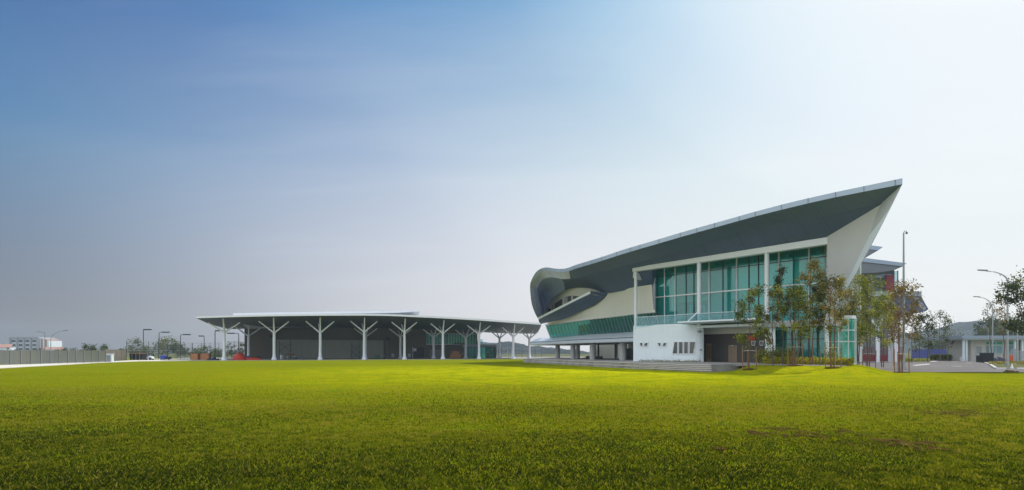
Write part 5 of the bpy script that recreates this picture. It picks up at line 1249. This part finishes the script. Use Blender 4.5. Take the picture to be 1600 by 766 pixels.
# guardhouse
gh = thing('guardhouse', G(1560, 140), 'low white guardhouse with a flat overhanging roof beyond the road', 'building'); GZ = 140
def gq(name, x0, x1, y0, y1, z, m, d=.3, par=gh): return MB().extr([P(x0, y1, z), P(x1, y1, z), P(x1, y0, z), P(x0, y0, z)], (0, d, 0)).build(name, m, par)
gq('roof', 1503.5, 1640, 524.5, 529.5, GZ-3, M['fascia'], 14)
gq('roof_soffit', 1506, 1640, 529.6, 531, GZ-2.6, M['white'], 13)
gq('wall', 1517.5, 1586, 531, 564.3, GZ, mat('guardhouse render', (.50, .50, .48), .7, .08, streak=.15), 8)
gq('side_room', 1511, 1517.2, 531, 564.3, GZ+4, M['brown'], 4)
for x in (1505.3, 1509.6, 1585.5, 1597): MB().box(G(x, GZ-1.8, 2.4), (.38, .38, 4.9)).build('post', M['white'], gh)
gq('post_base', 1503.8, 1508, 557.8, 564.5, GZ-2.4, M['trim'], .8)
dw = gq('window', 1525, 1535.5, 540, 553.5, GZ-.15, M['cream']); gq('pane', 1526, 1534.5, 541, 552.5, GZ-.2, M['greywall'], .05, dw)
for x0, x1 in ((1541, 1546), (1547.5, 1556.5), (1558, 1567), (1575, 1584)):
    w2 = gq('window', x0, x1, 533.5, 553, GZ-.15, M['trim']); gq('pane', x0+.5, x1-.5, 534.2, 538.6, GZ-.2, M['pglass'], .05, w2); gq('pane', x0+.5, x1-.5, 540, 552.2, GZ-.2, M['rail'], .05, w2)
gq('dark_opening', 1587, 1591.5, 531, 546, GZ+.5, M['black']); gq('end_wall', 1597, 1640, 531, 564.3, GZ+1, M['cream'], 6)
t = thing('sliding_gate', G(1595, 132), 'grey metal gate with a solid pillar right of the guardhouse door', 'gate')
MB().extr([P(1583.5, 565, 131), P(1588.5, 565, 131), P(1588.5, 545.5, 131), P(1583.5, 545.5, 131)], (0, .8, 0)).build('pillar', M['greywall'], t)
for k in range(15): x = 1589.5+k*2.2; MB().bar(P(x, 564.5, 132), P(x, 549.5, 132), .1).build('bar', M['pole'], t)
for y in (549.3, 563.8): MB().bar(P(1588.5, y, 132), P(1622, y, 132), .14).build('rail', M['pole'], t)
def wheelie(px, z, w_, h, label):
    b = G(px, z, 0); t = thing('waste_bin', b, label, 'bin', 'black bins before the guardhouse')
    MB().extr([b+Vector((-w_*.46, -.5, .15)), b+Vector((w_*.46, -.5, .15)), b+Vector((w_*.5, -.55, h)), b+Vector((-w_*.5, -.55, h))], (0, 1.0, 0)).build('body', M['black'], t, bevel=.05)
    MB().extr([b+Vector((-w_*.52, -.6, h)), b+Vector((w_*.52, -.6, h)), b+Vector((w_*.46, -.6, h+.12)), b+Vector((-w_*.46, -.6, h+.12))], (0, 1.15, 0)).build('lid', M['mull'], t, bevel=.03)
    for s_ in (-1, 1): MB().tube([b+Vector((s_*w_*.38, -.45, .11)), b+Vector((s_*w_*.38, -.35, .11))], .12, 10).build('wheel', M['grey'], t)
wheelie(1530.5, 116, .68, 1.25, 'smaller black bin, the left one before the guardhouse'); wheelie(1541.5, 115, 1.95, 1.75, 'large black bin beside the farther curved lamp')
drum(1580.3, 118, .28, 1.25, mat('orange plastic', (.55, .09, .03), .5), 'orange_barrel', 'orange red barrel beside the grey gate pillar', 'barrel')
# two parked motorcycles-like dark heap beside the bins: covered pile
hp = MB(); b = G(1559.5, 126, .05)
for x, r_, h_ in ((-.5, .6, .9), (.35, .7, 1.15), (1.0, .5, .7)): hp.blob(b+Vector((x, 0, 0)), (r_, .5, h_), 10, 8, .18, flat=.03)
tag(hp.build('covered_pile', M['blue'] if False else mat('dark blue cover', (.02, .028, .06), .6), smooth=True, loc=b), 'dark blue covered pile between the large bin and the red trunk', 'pile')
# blue hoarding and hedge
t = thing('blue_hoarding', G(1470, 190), 'long blue sheet hoarding beyond the road', 'hoarding')
for i in range(7): a, b_ = G(1425+i*12, 190), G(1425+(i+1)*12-.15, 190); MB().extr([a+UP*.1, b_+UP*.1, b_+UP*2.75, a+UP*2.75], (0, .1, 0)).build('sheet', M['bluefence'], t)
for i in range(8): MB().box(G(1425+i*12, 190.3, 1.3), (.12, .12, 2.7)).build('post', M['grey'], t)
def hedgept(x0, x1, z0, z1, h):
    def f():
        z = random.uniform(z0, z1); px = random.uniform(x0, x1); q_ = G(px, z, .02); q_.z += random.random()**.6*h; return tuple(q_)
    return f
h1 = scatter_bed(hedgept(1452, 1490, 146, 149, 1.35), 3500, .34, GREEN, 'hedge', ''); tag(h1, 'clipped green hedge in front of the blue hoarding', 'hedge')
h2 = scatter_bed(hedgept(1400, 1452, 128, 140, .55), 2600, .3, GREEN, 'ground_cover', ''); tag(h2, 'low green planting beyond the road under the trees', 'ground cover', kind='stuff')
h3 = scatter_bed(hedgept(1545, 1640, 96, 118, .3), 5200, .22, BROWN, 'ground_cover', ''); tag(h3, 'straggly green and brown ground cover on the right verge', 'ground cover', kind='stuff')
# clods on the lawn by the road corner
cl2 = MB(); b = G(1581, 62.5, 0)
for x, r_ in ((-.5, .22), (-.15, .3), (.25, .22), (.6, .16)): cl2.blob(b+Vector((x, random.uniform(-.2, .2), 0)), (r_*1.3, r_, r_*.8), 8, 5, .3, flat=.0)
tag(cl2.build('soil_heap', M['soil'], loc=b), 'small heap of reddish clods on the grass near the right edge', 'soil heap')
b = G(1581, 73, .1); t = thing('marker_cone', b, 'small white marker cone standing on the right hand kerb', 'cone')
MB().tube([b, b+UP*.05], .22, 10).build('base', M['line'], t); MB().tube([b+UP*.05, b+UP*.6], [.16, .03], 10).build('cone', M['line'], t, smooth=True)

# ------------------------------------------------------------------ hills, fence in the gap, haze
def hill(prof, z, dep, name, m, amp=5, fq=.03):
    xs_ = np.linspace(prof[0][0], prof[-1][0], 260); rows = []
    for k in range(14):
        u = k/13; zz_ = z+(u-1)*dep; row = []
        for px in xs_:
            hh = H+(550-interp(px, [a for a, b in prof], [b for a, b in prof]))/1000*z
            x = (px-800)/1000*z; e = hh*math.sin(u*math.pi/2)**.9
            v = Vector((x, zz_, 0)); nn = noise.noise(v*fq)+.6*noise.noise(v*fq*2.6)+.4*abs(noise.noise(v*fq*6))
            row.append(Vector((x+noise.noise(v*fq*3)*2, zz_, max(-1, e+(amp*nn if 0 < u else 0)))))
        rows.append(row)
    rows.append([p+Vector((0, 60, -p.z-1)) for p in rows[-1]])
    return tag(MB().grid(rows).build(name, m, smooth=False), kind='structure')
M['hill'] = mat('wooded hill', (.009, .018, .018), .95, .5, .06, bump=1, bscale=.25, col2=(.018, .028, .026), c2scale=.03)
hill([(1180, 552), (1330, 530), (1400, 520), (1440, 519), (1465, 514), (1478, 508), (1487, 504.5), (1497, 502.5), (1508, 506), (1520, 505), (1530, 507.5), (1545, 514), (1600, 518), (1750, 535)], 900, 160, 'hill', M['hill'], 3.2)
hill([(730, 552), (745, 546), (760, 543), (772, 540), (781, 536.5), (793, 535), (805, 537), (815, 539), (830, 543), (860, 546), (900, 552)], 760, 130, 'hill', M['hill'], 3)
hill([(640, 552), (700, 538), (745, 533), (760, 535), (800, 540), (870, 545), (930, 552)], 1250, 150, 'hill', M['hill'], 3)
mesh_fence([lerp(G(772, 215), G(846, 232), i/7) for i in range(8)], 3.3, 'wire mesh fence seen through the gap between the two buildings', wire=.03)
t = thing('goal_frame', G(796, 212), 'small white goal frame in the gap between the buildings', 'goal')
MB().tube([G(793.5, 212, 0), G(793.5, 212, 3.0), G(799.5, 212, 3.0), G(799.5, 212, 0)], .07, 6).build('frame', M['trim'], t)
HAZE = True
if HAZE:
    hz = MB().box((0, 640, 28.4), (2900, 1500, 59.2)); ho = hz.build('haze', []); tag(ho, kind='stuff')
    hm = bpy.data.materials.new('haze air'); hm.use_nodes = True; nt = hm.node_tree
    for n_ in list(nt.nodes): nt.nodes.remove(n_)
    o_ = nt.nodes.new('ShaderNodeOutputMaterial'); pv = nt.nodes.new('ShaderNodeVolumePrincipled')
    pv.inputs['Color'].default_value = (.70, .86, 1.0, 1); pv.inputs['Density'].default_value = .00029; pv.inputs['Anisotropy'].default_value = .35
    nt.links.new(pv.outputs[0], o_.inputs['Volume']); ho.data.materials.append(hm)
